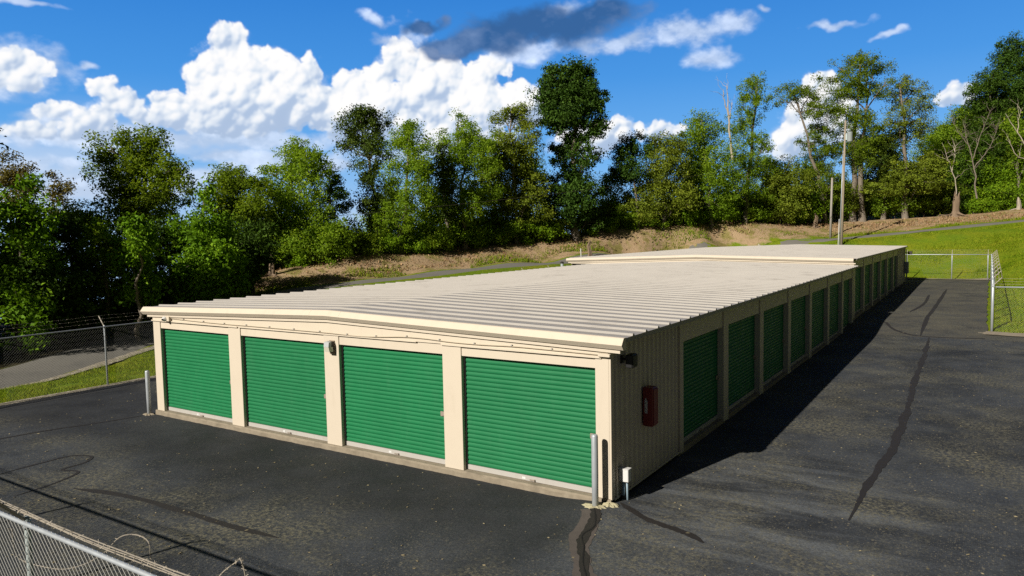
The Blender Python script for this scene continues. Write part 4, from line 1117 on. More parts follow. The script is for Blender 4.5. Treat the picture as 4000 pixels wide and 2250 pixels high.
def tree(name, label, base, blobs, style, cat='tree', leaf=0.26, dens=2.4, clump=0.8, trunk=0.22, depth=None, dd=1.0, lean=None, twig=4, group=None,
         squash=0.8, bark=None, stems=None, spread=0.9, droop=0.0, world=None):
    """base: (px, py) foot on the photograph, depth in metres; blobs: crown masses (px, py, rx, ry[, extra depth])"""
    TREE_N[0] += 1; seed = 100 + TREE_N[0] * 7
    g = np.random.default_rng(seed)
    if world is None:
        fp = at(base[0], base[1], depth); foot = np.array([fp[0], fp[1], float(terrain(fp[0], fp[1])) - 0.05])
        bl = []
        for q in blobs:
            ex = q[4] if len(q) > 4 else (g.random() - 0.5) * 2.2 * dd
            D = depth + ex; c = at(q[0], q[1], D); rx, rz = q[2] * PXM * D * 1.12, q[3] * PXM * D * 1.12
            bl.append((c, (rx, (rx * 0.6 + rz * 0.4) * spread, rz)))
    else:
        foot = np.array([world[0], world[1], float(terrain(world[0], world[1])) - 0.05])
        bl = [(foot + np.array(c), r) for c, r in blobs]
    t = empty(name, label, cat, tuple(foot), group)
    V, T, CC = leaves_for(bl, style, leaf, dens, clump, seed, squash, droop)
    quads('crown', V, FOL[style], T, t)
    mb = MB()
    cz = np.array([c for c, r in bl]); topi = int(np.argmax(cz[:, 2])); apex = np.array(bl[topi][0]); 
    ax_ = cz.mean(0); low = min(c[2] - r[2] for c, r in bl)
    for si, (dx, dyy) in enumerate(stems or [(0, 0)]):
        f0 = foot + np.array([dx, dyy, 0]); mid = foot * 0.45 + ax_ * 0.55; mid[:2] = foot[:2] * 0.6 + ax_[:2] * 0.4
        end = apex if si == 0 else np.array(bl[int(g.integers(len(bl)))][0])
        pts = [f0 + np.array([0, 0, -0.4])]
        K = 7; rr = [trunk * 1.55]
        for k in range(K + 1):
            f_ = k / K; p = (1 - f_) ** 2 * f0 + 2 * f_ * (1 - f_) * mid + f_ ** 2 * end
            if 0 < k < K: p = p + np.append(g.normal(size=2) * 0.10 * (1 + trunk), 0)
            pts.append(p); rr.append(trunk * (1.25 if k == 0 else 1.0) * (1 - 0.80 * f_))
        mb.tube([tuple(p) for p in pts], rr, 9, fn=lambda i, j: 1 + 0.10 * math.sin(j * 2.1 + i) )
        main = pts
    for (c, r), cc in zip(bl, CC):
        zt = max(foot[2] + 0.6, c[2] - 0.55 * np.hypot(c[0] - ax_[0], c[1] - ax_[1]) - r[2] * 0.7)
        a = min(main[1:], key=lambda p: abs(p[2] - zt))
        rb = max(0.03, trunk * 0.26); limb(mb, a, c, rb, rb * 0.5, g)
        for q in cc[g.permutation(len(cc))[:twig + len(cc) // 25]]:
            limb(mb, np.array(c) * 0.75 + np.array(a) * 0.25, q, rb * 0.42, 0.012, g, 3, 0.1, 4)
    mb.build('trunk', bark or BARK, t, smooth=True)
    return t
BX, BY, BD = [np.array(v, float) for v in zip(*BANK)]
def bank_at(px): return float(np.interp(px, BX, BY)), float(np.interp(px, BX, BD))
GB = 'trees along the wooded bank'
def T(*a, **k):
    k.setdefault('group', GB)
    if k.get('world') is None and a[2][0] > 690:
        px_ = a[2][0]; by_, bd_ = bank_at(px_)
        k['depth'] = max(k['depth'], bd_ + 1.0 + (1.0 if k['depth'] > bd_ + 3 else 0)); a = (a[0], a[1], (px_, by_ - 1)) + tuple(a[3:])
    return tree(*a, **k)
# --- far left, beyond the lower road
T('locust_tree', 'browning open locust crown rising at the far left edge behind greener trees', (50, 640), [(40, 425, 42, 30), (20, 455, 34, 24), (70, 460, 30, 20), (40, 500, 50, 34)], 'brown', depth=60, leaf=0.24, clump=0.75, trunk=0.2, dens=1.8)
T('locust_tree', 'small thin locust with flat tiers against the sky near the left edge', (130, 640), [(140, 446, 26, 13), (150, 474, 34, 15), (118, 490, 30, 18), (140, 520, 44, 20)], 'brown', depth=60, leaf=0.22, clump=0.65, trunk=0.16, dens=1.5)
T('locust_tree', 'large broad locust with a forked dark trunk on the left skyline', (345, 640),
  [(272, 378, 42, 34), (310, 360, 34, 24), (378, 358, 38, 28), (345, 400, 44, 34), (398, 385, 26, 26), (265, 430, 46, 34), (330, 450, 52, 34), (425, 430, 50, 30), (300, 490, 64, 36), (400, 490, 66, 44), (440, 465, 38, 40), (345, 545, 100, 46)], 'locust', depth=50, leaf=0.23, clump=0.72, trunk=0.36, dens=2.4, twig=6)
T('locust_tree', 'round topped yellow green locust right of the large broad locust', (590, 690), [(578, 448, 42, 28), (560, 490, 40, 40), (612, 470, 40, 34), (590, 530, 70, 46), (650, 500, 34, 40), (640, 560, 44, 50), (585, 600, 70, 46)], 'locust', depth=51, leaf=0.22, clump=0.72, trunk=0.25, dens=2.9)
T('poplar_tree', 'bright green young poplar with a pointed leader in front of the locusts', (505, 840), [(512, 492, 15, 24), (506, 535, 30, 34), (540, 585, 44, 44), (478, 600, 44, 46), (520, 650, 62, 50), (470, 690, 46, 50), (565, 700, 40, 60), (510, 750, 66, 50)], 'poplar', depth=38, leaf=0.24, clump=0.55, trunk=0.14, dens=3.0, squash=1.0)
T('poplar_tree', 'small bright green poplar standing in front of dark trees on the left', (350, 860), [(346, 570, 14, 22), (350, 612, 26, 34), (338, 660, 34, 40), (372, 690, 30, 40), (350, 740, 38, 40)], 'poplar', depth=34, leaf=0.22, clump=0.5, trunk=0.11, dens=3.0, squash=1.0)
T('maple_tree', 'rounded mid green young tree left of the small bright poplar', (265, 860), [(262, 592, 34, 28), (280, 625, 44, 40), (240, 650, 38, 44), (270, 700, 52, 48)], 'light', depth=36, leaf=0.2, clump=0.55, trunk=0.13, dens=2.6)
T('poplar_tree', 'tall bright green tree filling the left edge of the picture', (50, 930), [(62, 478, 26, 28), (40, 510, 44, 34), (85, 530, 40, 40), (20, 560, 50, 50), (70, 590, 60, 50), (20, 640, 60, 60), (110, 640, 44, 50), (60, 700, 70, 60), (10, 740, 60, 60), (50, 800, 80, 60)], 'poplar', depth=32, leaf=0.23, clump=0.6, trunk=0.2, dens=2.5)
darkm = [('dense dark maple low at the left edge beside the lower road', (95, 930), [(100, 640, 60, 46), (60, 720, 70, 60), (140, 740, 66, 60), (100, 830, 90, 66)], 33),
         ('dense dark maple between the left edge tree and the young green tree', (190, 900), [(180, 590, 60, 34), (150, 640, 60, 44), (205, 665, 54, 60), (170, 740, 70, 60), (210, 810, 76, 60)], 36),
         ('dense dark maple below the large broad locust', (310, 880), [(300, 610, 70, 40), (330, 700, 66, 60), (290, 770, 70, 60), (340, 830, 70, 40)], 38),
         ('dense dark maple behind the poplar with the pointed leader', (430, 860), [(420, 600, 62, 44), (440, 670, 60, 60), (400, 740, 66, 60), (450, 800, 70, 50)], 41),
         ('dense dark maple behind the left roof corner', (560, 800), [(570, 620, 56, 44), (590, 680, 56, 56), (550, 740, 66, 50), (600, 750, 46, 40)], 42),
         ('tall dark maple with bare lower stem at the left end of the bank', (634, 742), [(640, 590, 34, 34), (620, 640, 46, 48), (655, 660, 38, 50), (635, 700, 40, 26)], 45)]
for i, (lab, b_, bl_, dp) in enumerate(darkm):
    T('maple_tree', lab, b_, bl_, 'maple', depth=dp, leaf=0.22, clump=0.62, trunk=0.16, dens=2.5)
# --- middle of the bank
T('locust_tree', 'spreading green locust with one arm reaching left over the bank', (700, 690), [(745, 388, 44, 28), (770, 420, 50, 36), (725, 430, 44, 34), (676, 436, 34, 16), (800, 445, 30, 36), (755, 480, 66, 40), (700, 500, 40, 34)], 'light', depth=54, leaf=0.22, clump=0.68, trunk=0.2, dens=2.5)
T('maple_tree', 'bushy mid green tree under the spreading locust', (735, 695), [(720, 545, 66, 40), (790, 560, 56, 44), (745, 600, 80, 44), (700, 620, 50, 50), (800, 620, 70, 40), (850, 590, 34, 34)], 'light', depth=53, leaf=0.2, clump=0.62, trunk=0.16, dens=2.8)
T('walnut_tree', 'thin dark leaning tree with feathery top left of the sky gap', (812, 680), [(835, 450, 20, 24), (850, 480, 24, 20), (835, 500, 30, 24), (862, 515, 22, 16), (825, 540, 26, 26)], 'oak', depth=55, leaf=0.2, clump=0.55, trunk=0.13, dens=2.0)
T('ivy_covered_tree', 'tall dark topped tree wrapped in ivy at the start of the middle group', (960, 650), [(905, 290, 42, 20), (880, 325, 26, 26), (938, 310, 40, 24), (905, 350, 44, 30), (870, 370, 22, 16), (935, 380, 40, 34), (920, 430, 34, 36), (935, 490, 36, 44), (950, 550, 38, 44)], 'ivy', depth=57, leaf=0.21, clump=0.66, trunk=0.22, dens=2.6)
T('locust_tree', 'light green airy tree beside the ivy wrapped tree', (1010, 645), [(1028, 325, 26, 28), (1005, 365, 34, 30), (1052, 372, 34, 30), (1010, 420, 44, 34), (1065, 430, 32, 34), (985, 470, 36, 34), (1045, 490, 40, 34), (1000, 540, 50, 40)], 'light', depth=56, leaf=0.2, clump=0.64, trunk=0.19, dens=2.2)
T('ivy_covered_tree', 'short dark ivy column between two light green trees', (1125, 632), [(1108, 385, 14, 20), (1112, 425, 20, 30), (1125, 470, 18, 30), (1135, 520, 18, 34)], 'ivy', depth=58, leaf=0.2, clump=0.5, trunk=0.16, dens=2.8)
T('locust_tree', 'light green airy tree with upright top left of the yellowish tree', (1170, 630), [(1150, 312, 22, 24), (1178, 335, 34, 30), (1140, 355, 32, 30), (1212, 365, 36, 32), (1165, 395, 44, 36), (1220, 420, 40, 36), (1160, 455, 44, 38), (1205, 480, 48, 40), (1160, 520, 50, 36)], 'light', depth=59, leaf=0.2, clump=0.64, trunk=0.2, dens=2.1)
T('locust_tree', 'yellowish green tree leaning against the tall dark oak', (1300, 620), [(1290, 270, 30, 20), (1318, 295, 34, 28), (1275, 310, 34, 30), (1295, 350, 50, 36), (1260, 380, 32, 32), (1325, 390, 40, 40), (1285, 430, 50, 40), (1330, 460, 44, 40), (1275, 490, 50, 40), (1320, 520, 56, 36)], 'olive', depth=61, leaf=0.2, clump=0.66, trunk=0.2, dens=2.3)
T('oak_tree', 'tall dark green oak standing above all other trees in the middle', (1450, 612),
  [(1388, 188, 26, 24), (1440, 178, 26, 24), (1478, 195, 22, 26), (1412, 215, 36, 28), (1462, 230, 40, 30), (1382, 245, 34, 32), (1430, 268, 44, 34), (1492, 265, 32, 34), (1510, 305, 26, 24), (1395, 298, 34, 30), (1450, 318, 44, 30), (1495, 325, 26, 18), (1440, 365, 34, 30), (1405, 385, 24, 24), (1470, 395, 30, 22), (1510, 392, 22, 12), (1440, 430, 34, 34), (1425, 475, 42, 36), (1465, 490, 40, 36), (1430, 530, 52, 34), (1480, 545, 40, 30)], 'oak', depth=62, leaf=0.25, clump=0.62, trunk=0.34, dens=3.0, twig=5)
T('walnut_tree', 'small dark crowned tree just right of the tall oak', (1605, 590), [(1588, 352, 26, 22), (1570, 385, 24, 24), (1608, 380, 28, 26), (1590, 425, 40, 28), (1560, 440, 26, 22)], 'oak', depth=63, leaf=0.21, clump=0.58, trunk=0.15, dens=2.4)
T('locust_tree', 'yellow green rounded tree in front of white cloud right of the oak', (1668, 588), [(1650, 360, 30, 20), (1690, 368, 32, 26), (1655, 405, 44, 30), (1708, 410, 26, 30), (1630, 455, 44, 32), (1685, 455, 44, 34), (1650, 505, 66, 34), (1720, 500, 40, 36), (1600, 520, 44, 30)], 'olive', depth=63, leaf=0.21, clump=0.66, trunk=0.22, dens=2.5)
T('cherry_tree', 'broad mid green tree joined to the leaning airy tree on its right', (1790, 580), [(1765, 300, 26, 20), (1745, 335, 24, 26), (1795, 330, 34, 28), (1770, 370, 44, 34), (1815, 385, 36, 32), (1755, 420, 40, 34), (1800, 440, 56, 36), (1765, 490, 60, 40)], 'light', depth=67, leaf=0.21, clump=0.68, trunk=0.2, dens=2.5)
T('elm_tree', 'tall airy tree leaning right with a sparse top above its neighbours', (1873, 576), [(1905, 200, 20, 18), (1885, 228, 24, 22), (1915, 245, 18, 24), (1870, 262, 26, 24), (1900, 285, 24, 24), (1862, 310, 32, 28), (1890, 350, 36, 32), (1918, 375, 20, 22), (1860, 400, 44, 36), (1905, 430, 40, 32), (1850, 470, 56, 40), (1900, 500, 44, 36)], 'light', depth=68, leaf=0.18, clump=0.6, trunk=0.26, dens=1.55)
T('cherry_tree', 'low olive green tree between the leaning airy tree and the utility pole', (1960, 572), [(1955, 430, 34, 26), (1985, 410, 24, 22), (1940, 475, 44, 36), (1990, 470, 44, 40), (1965, 520, 56, 30)], 'olive', depth=70, leaf=0.21, clump=0.66, trunk=0.16, dens=2.4)
# --- right of the bank
T('elm_tree', 'sparse tree with a twisted trunk reaching left of the utility pole', (2075, 566), [(1995, 228, 34, 16), (1975, 250, 26, 14), (2035, 238, 28, 18), (2050, 275, 36, 22), (2075, 320, 30, 28), (2050, 350, 34, 26), (2075, 400, 40, 36), (2045, 440, 36, 34), (2085, 470, 40, 40)], 'locust', depth=72, leaf=0.19, clump=0.6, trunk=0.26, dens=1.8)
T('elm_tree', 'tallest airy tree on the right with twin trunks behind the utility pole', (2145, 562),
  [(2165, 150, 36, 14), (2110, 172, 40, 14), (2085, 195, 24, 14), (2200, 175, 34, 18), (2150, 195, 40, 22), (2230, 205, 26, 16), (2125, 235, 36, 24), (2185, 235, 40, 26), (2105, 275, 30, 24), (2160, 285, 44, 30), (2135, 330, 34, 28), (2120, 375, 40, 30), (2165, 395, 30, 36), (2185, 350, 36, 30)], 'locust', depth=74, leaf=0.2, clump=0.66, trunk=0.34, dens=1.9, stems=[(0, 0), (0.9, 0.2)])
T('ivy_covered_tree', 'dark ivy clad tree filling the gap between the two tall airy trees', (2222, 560), [(2225, 345, 36, 30), (2205, 390, 40, 36), (2240, 400, 34, 36), (2215, 445, 44, 34)], 'ivy', depth=76, leaf=0.22, clump=0.66, trunk=0.24, dens=3.0)
T('elm_tree', 'tall sparse tree with thin outer twigs right of the tallest airy tree', (2278, 552), [(2262, 208, 28, 14), (2240, 235, 26, 18), (2300, 225, 34, 20), (2325, 262, 26, 26), (2275, 262, 36, 24), (2305, 305, 34, 26), (2258, 300, 36, 24), (2285, 345, 40, 26), (2325, 330, 22, 18)], 'olive', depth=74, leaf=0.18, clump=0.6, trunk=0.28, dens=1.4)
T('locust_tree', 'low yellow green tree with drooping tiers under the tall sparse tree', (2280, 552), [(2250, 425, 56, 24), (2330, 420, 50, 28), (2280, 460, 70, 26), (2215, 475, 44, 24), (2345, 465, 36, 24)], 'olive', depth=72, leaf=0.21, clump=0.62, trunk=0.14, dens=2.2, squash=0.5)
hill = [('dark green oak crown at the upper right corner of the wooded hill', (2570, 500), [(2560, 125, 40, 30), (2530, 165, 36, 30), (2580, 180, 50, 44), (2550, 230, 50, 44), (2600, 260, 60, 60)], 'oak', 82),
        ('rounded dark tree stepping down left of the upper right corner', (2500, 510), [(2490, 215, 34, 28), (2465, 245, 28, 26), (2510, 260, 44, 36), (2480, 300, 40, 36), (2530, 320, 44, 40)], 'maple', 80),
        ('mid green hillside tree below the upper right corner', (2560, 520), [(2560, 330, 44, 40), (2600, 380, 50, 50), (2545, 400, 40, 40)], 'light', 77),
        ('sloping mid green tree at the left end of the right hillside', (2390, 530), [(2432, 290, 30, 22), (2405, 320, 30, 24), (2440, 335, 44, 36), (2380, 345, 34, 26), (2410, 385, 50, 34), (2350, 375, 30, 22)], 'light', 82),
        ('dark thicket tree behind the pale dead branches on the right', (2470, 530), [(2470, 380, 44, 34), (2510, 400, 44, 40), (2440, 430, 50, 36), (2390, 430, 44, 30)], 'maple', 80)]
for lab, b_, bl_, st_, dp in hill:
    T('hillside_tree', lab, b_, bl_, st_, depth=dp, leaf=0.25, clump=0.8, trunk=0.24, dens=3.0, dd=1.6)
# --- second row, seen through and above the gaps of the first
back = [((950, 640), [(955, 560, 40, 40), (985, 520, 34, 36), (940, 610, 44, 30)], 'light', 63, 'green tree behind the ivy wrapped tree at the start of the middle group'),
        ((1075, 640), [(1080, 440, 30, 30), (1095, 500, 36, 40), (1070, 560, 44, 40)], 'light', 64, 'green tree behind the short ivy column'),
        ((1240, 630), [(1245, 400, 34, 34), (1235, 460, 40, 40), (1250, 520, 44, 40), (1225, 570, 40, 30)], 'olive', 66, 'olive tree behind the two upright light green trees'),
        ((1350, 620), [(1345, 430, 30, 34), (1365, 490, 34, 40), (1350, 550, 44, 36)], 'light', 66, 'green tree between the yellowish tree and the tall oak'),
        ((1545, 600), [(1535, 470, 34, 34), (1550, 530, 40, 40), (1520, 560, 34, 30)], 'locust', 69, 'yellow green tree behind the small dark crowned tree'),
        ((1735, 590), [(1735, 440, 30, 30), (1745, 500, 34, 40), (1715, 540, 40, 30)], 'light', 72, 'green tree behind the gap left of the broad mid green tree'),
        ((1860, 585), [(1870, 530, 50, 30), (1835, 500, 40, 34)], 'locust', 74, 'yellow green tree behind the leaning trunk'),
        ((1935, 580), [(1935, 420, 30, 26), (1940, 470, 34, 36), (1925, 520, 40, 30)], 'light', 76, 'green tree behind the low olive tree'),
        ((2020, 575), [(2025, 430, 34, 30), (2010, 480, 40, 34), (2040, 520, 40, 30)], 'light', 79, 'green tree behind the twisted trunk'),
        ((2330, 555), [(2340, 400, 40, 26), (2370, 430, 40, 34), (2330, 450, 40, 34)], 'locust', 84, 'yellow green tree behind the low drooping tree'),
        ((2420, 545), [(2425, 345, 40, 34), (2390, 380, 40, 34), (2450, 385, 44, 36), (2415, 430, 50, 40)], 'olive', 86, 'olive hillside tree behind the grey leafless tree'),
        ((2520, 535), [(2520, 290, 44, 40), (2495, 340, 44, 40), (2550, 350, 50, 44), (2530, 410, 60, 40)], 'light', 88, 'green hillside tree behind the pale dead limbs'),
        ((2460, 540), [(2445, 290, 36, 30), (2475, 335, 50, 40), (2425, 350, 44, 36), (2400, 405, 50, 40), (2500, 385, 50, 40), (2455, 400, 50, 40)], 'maple', 91, 'dense dark green hillside tree filling the slope behind the dead trees'),
        ((2370, 548), [(2365, 350, 36, 26), (2345, 390, 40, 30), (2390, 385, 40, 30), (2360, 430, 50, 36)], 'light', 89, 'mid green tree at the foot of the right hillside skyline'),
        ((650, 700), [(665, 590, 40, 40), (690, 560, 40, 34), (680, 630, 44, 34)], 'locust', 58, 'yellow green tree between the round topped and the spreading locust'),
        ((210, 800), [(200, 545, 44, 24), (170, 560, 40, 24), (225, 560, 40, 26)], 'light', 48, 'green tree behind the young tree left of the broad locust')]
for b_, bl_, st_, dp, lab in back:
    T('bank_tree', lab, b_, bl_, st_, depth=dp, leaf=0.22, clump=0.68, trunk=0.15, dens=2.2)
# --- understorey masses along the bank
under = [((660, 712), [(690, 655, 40, 44), (740, 665, 50, 36)], 'maple', 56, 'dark undergrowth tree low behind the left end of the bank'),
         ((870, 668), [(850, 640, 50, 30), (900, 610, 30, 34), (885, 650, 40, 22)], 'maple', 57, 'low thicket under the sky gap'),
         ((1010, 650), [(980, 600, 40, 34), (1040, 590, 50, 40), (1085, 600, 40, 36)], 'light', 58, 'leafy thicket under the light airy tree'),
         ((1130, 640), [(1120, 575, 50, 40), (1170, 590, 50, 34), (1100, 620, 40, 22)], 'shrub', 60, 'thicket under the ivy column'),
         ((1230, 630), [(1215, 560, 50, 36), (1260, 585, 50, 34), (1230, 610, 50, 20)], 'light', 61, 'leafy thicket left of the yellowish tree'),
         ((1350, 620), [(1330, 570, 50, 34), (1380, 580, 50, 34), (1350, 600, 50, 18)], 'olive', 63, 'thicket left of the tall oak trunk'),
         ((1540, 605), [(1520, 545, 44, 40), (1560, 565, 40, 30), (1540, 590, 44, 18), (1500, 580, 36, 24)], 'light', 65, 'thicket right of the tall oak trunk'),
         ((1650, 595), [(1630, 550, 50, 30), (1690, 555, 50, 30), (1610, 575, 40, 20)], 'locust', 68, 'thicket under the yellow green rounded tree'),
         ((1800, 585), [(1780, 540, 56, 34), (1840, 545, 50, 30), (1740, 545, 44, 34)], 'light', 70, 'thicket left of the leaning tree trunk'),
         ((1940, 575), [(1920, 535, 50, 30), (1990, 535, 50, 28), (2030, 530, 40, 30)], 'shrub', 74, 'thicket left of the twisted trunk'),
         ((2110, 560), [(2100, 500, 44, 36), (2110, 530, 40, 24), (2065, 500, 30, 30)], 'olive', 77, 'thicket behind the utility pole foot'),
         ((2220, 555), [(2200, 510, 50, 34), (2250, 520, 50, 28), (2180, 535, 34, 20)], 'light', 79, 'thicket between the two airy trees'),
         ((2340, 548), [(2330, 505, 46, 32), (2370, 500, 40, 34), (2350, 525, 44, 18)], 'locust', 79, 'thicket left of the broken stump'),
         ((2480, 530), [(2440, 440, 50, 30), (2500, 445, 50, 30), (2455, 480, 56, 34), (2520, 490, 60, 36), (2580, 470, 50, 44), (2440, 505, 40, 22)], 'shrub', 77, 'wide dense green thicket right of the broken stump')]
for b_, bl_, st_, dp, lab in under:
    tree('thicket', lab, (b_[0], bank_at(b_[0])[0] - 4), [(q[0], min(q[1] - 8, bank_at(q[0])[0] - 2 - q[3] * 1.25), q[2] * 1.1, q[3] * 1.1) for q in bl_], st_, cat='thicket', depth=bank_at(b_[0])[1] + 3.5, leaf=0.22, clump=0.68, trunk=0.08, dens=2.6, group='thickets below the trees', stems=[(0, 0), (0.7, 0.3), (-0.6, 0.2)])
# --- continuous undergrowth behind the shrubs
ug = [(695, 655, 55), (765, 645, 56), (835, 640, 57), (905, 632, 59), (965, 622, 60), (1025, 616, 61), (1085, 610, 62), (1145, 604, 63), (1205, 598, 64), (1265, 592, 65), (1330, 588, 66), (1395, 584, 67), (1490, 578, 68), (1545, 572, 69), (1605, 566, 70),
      (1665, 560, 71), (1730, 556, 72), (1795, 552, 73), (1850, 548, 74), (1910, 544, 75), (1970, 540, 76), (2035, 534, 78), (2100, 526, 79), (2165, 522, 80), (2235, 516, 81), (2305, 510, 81), (2370, 506, 81)]
ugs = ['left of the first bank tree', 'behind the first spreading locust', 'beneath the leaning dark tree', 'closing the sky gap low down', 'left of the ivy wrapped tree', 'behind the light airy tree', 'left of the ivy column', 'right of the ivy column', 'beneath the upright light tree', 'left of the yellowish tree', 'right of the yellowish tree',
       'just left of the tall oak', 'just right of the tall oak', 'beneath the small dark crown', 'left of the rounded tree trunk', 'beneath the rounded yellow green tree', 'right of the rounded tree', 'left of the leaning trunk', 'behind the leaning trunk', 'right of the leaning trunk', 'beneath the low olive tree', 'left of the twisted trunk', 'behind the utility pole',
       'behind the twin trunks', 'right of the twin trunks', 'beneath the tall sparse tree', 'left of the broken stump']
for k, ((px, py, dp), w_) in enumerate(zip(ug, ugs)):
    tree('bush', 'leafy head high bush ' + w_, (px, bank_at(px)[0] - 6), [(px - 16, py + 2, 30, 22), (px + 18, py - 8, 30, 26), (px, py - 28, 26, 22)], ['light', 'maple', 'shrub', 'locust', 'light'][k % 5], cat='bush', depth=bank_at(px)[1] + 3.2, leaf=0.2, clump=0.6, trunk=0.05, dens=2.2, dd=1.5, twig=2, group='bushes below the trees', stems=[(0, 0), (0.6, 0.2), (-0.5, 0.3)])
# --- trees standing outside the picture on the left, whose shade falls on the left wood
for k, (x, y, h_) in enumerate([(-35.5, -3.5, 15), (-39, -6, 17), (-43, 1, 18), (-41, -9, 17), (-48, 5, 18), (-50, -3, 17), (-37, -14, 15), (-56, 2, 17)]):
    tree('maple_tree', ['maple just past the left picture edge beside the lower road', 'tall maple behind the roadside maple past the left edge', 'wide tall maple deep in the wood past the left edge', 'maple farther back toward the viewer past the left edge', 'tallest far maple of the left wood beyond view', 'broad maple in the third row past the left edge', 'smaller maple nearest the viewer past the left edge', 'outermost maple of the shade wood past the left edge'][k], None,
         [((0, 0, h_ * .82), (3, 3, h_ * .16)), ((1.5, 1, h_ * .6), (3.4, 3.2, h_ * .2)), ((-1.5, -1, h_ * .55), (3.2, 3.2, h_ * .2)), ((0, 0.5, h_ * .34), (4, 3.8, h_ * .2)), ((0, 0, h_ * .17), (3.6, 3.4, h_ * .14))], 'maple', leaf=0.42, clump=1.1, trunk=0.24, dens=2.6, world=(x, y), group='trees along the wooded bank')
# --- shrubs on the bank
shr = [(735, 676, 50, 22, 52, 'first bright shrub at the left end of the dirt bank'), (985, 640, 34, 22, 55, 'bright shrub at the foot of the light airy tree'), (1045, 628, 40, 30, 56, 'taller bright shrub below the light airy tree'), (1095, 625, 40, 24, 57, 'round green shrub between two thickets on the bank'),
       (1180, 618, 44, 24, 59, 'spreading shrub under the upright light green tree'), (1240, 610, 40, 24, 60, 'leafy shrub left of the yellowish tree'), (1300, 605, 50, 24, 60.5, 'wide bright shrub below the yellowish tree'), (1370, 600, 44, 22, 61, 'low bright shrub left of the oak trunk'),
       (1530, 590, 26, 16, 63, 'little shrub right of the oak trunk'), (1580, 586, 26, 16, 64, 'little yellowish shrub below the small dark crowned tree'), (1618, 575, 30, 24, 65, 'upright bright shrub below the rounded tree'), (1720, 565, 40, 20, 67, 'low dark shrub right of the rounded tree'), (1800, 545, 40, 26, 68, 'bright shrub left of the leaning tree trunk'),
       (1835, 560, 24, 16, 67.5, 'small bright shrub touching the leaning tree trunk'), (1905, 550, 24, 20, 69, 'bright shrub right of the leaning tree trunk'), (1985, 545, 50, 26, 70, 'wide bright shrub left of the twisted trunk'), (2025, 555, 24, 16, 70, 'small shrub beside the twisted trunk'), (2450, 515, 44, 18, 76, 'low bright shrub right of the broken stump'), (2545, 510, 44, 20, 76, 'low shrub at the right end of the bank')]
for k, (px, py, rx, ry, dp, lab) in enumerate(shr):
    py, dp = bank_at(px)[0] - 2, bank_at(px)[1] + 1.6; p = at(px, py, dp); r_ = rx * PXM * dp * 1.1; rz_ = ry * PXM * dp * 1.05; gnd = float(terrain(p[0], p[1]))
    V, T_, CC = leaves_for([((p[0], p[1], gnd + rz_ * 0.8), (r_, min(r_ * .8, 1.3), rz_))], 'shrub', 0.2, 3.2, 0.45, 900 + k)
    t = empty('shrub', lab, 'shrub', (p[0], p[1], gnd), 'shrubs on the dirt bank')
    quads('leaves', V, FOL['shrub'], T_, t)
    mb = MB(); g_ = np.random.default_rng(k)
    for q in CC[0][:7]: limb(mb, (p[0] + g_.normal() * .15, p[1] + g_.normal() * .15, gnd - .1), q, 0.02, 0.008, g_, 3, 0.08, 4)
    mb.build('stems', BARK, t)
# --- dead wood
def bare(name, label, foot, pts_list, r, mat, cat='dead tree', twigs=10, seed=1):
    g = np.random.default_rng(seed); mb = MB()
    for i, pl in enumerate(pts_list):
        P = strand([tuple(p) for p in pl], 14); n = len(P)
        mb.tube([tuple(q + g.normal(size=3) * 0.03) for q in P], [max(0.012, r * (1 if i == 0 else 0.55) * (1 - 0.85 * k / (n - 1))) for k in range(n)], 7)
        for _ in range(twigs):
            k = int(g.integers(3, n)); v = g.normal(size=3); v[2] = abs(v[2]) + 0.4; v /= np.linalg.norm(v)
            limb(mb, P[k], P[k] + v * (0.6 + 1.4 * g.random()), 0.022, 0.006, g, 4, 0.1, 4)
    return tag(mb.build(name, mat, loc=tuple(foot)), label, cat)
A = lambda px, py, d: at(px, py, d)
b = ground_pt(2400, 545, 74)
bare('dead_tree', 'grey leafless tree with fine twigs on the right hillside', A(2452, 425, 75), [[A(2456, 500, 75), A(2450, 420, 75), A(2432, 350, 75), A(2424, 300, 75)], [A(2448, 400, 75), A(2470, 330, 75), A(2490, 280, 75)], [A(2440, 370, 75), A(2410, 330, 75), A(2390, 290, 75)], [A(2452, 420, 75), A(2490, 370, 75), A(2510, 320, 75)]], 0.085, BARK, twigs=16, seed=3)
bare('dead_tree', 'slim pale dead trunk leaning among the right hillside trees', A(2405, 500, 74.5), [[A(2408, 520, 74), A(2403, 460, 74), A(2385, 400, 74), A(2370, 360, 74)], [A(2395, 430, 74), A(2402, 390, 74), A(2400, 360, 74)]], 0.065, BARKP, twigs=8, seed=4)
bare('dead_tree', 'pale crooked dead limbs at the right edge of the hillside', A(2590, 430, 73), [[A(2605, 480, 73), A(2590, 390, 73), A(2572, 352, 73), A(2545, 310, 73), A(2530, 285, 73)], [A(2560, 335, 73), A(2562, 300, 73), A(2572, 270, 73)], [A(2590, 400, 73), A(2555, 390, 73), A(2535, 345, 73), A(2520, 325, 73)]], 0.085, BARKP, twigs=4, seed=5)
bare('dead_snag', 'pale broken snag beside the leaning airy tree', A(1836, 330, 67.5), [[A(1842, 400, 67.5), A(1834, 320, 67.5), A(1832, 260, 67.5), A(1828, 218, 67.5)], [A(1833, 290, 67.5), A(1822, 250, 67.5), A(1820, 225, 67.5)], [A(1834, 300, 67.5), A(1842, 255, 67.5)]], 0.12, BARKP, twigs=3, seed=6)
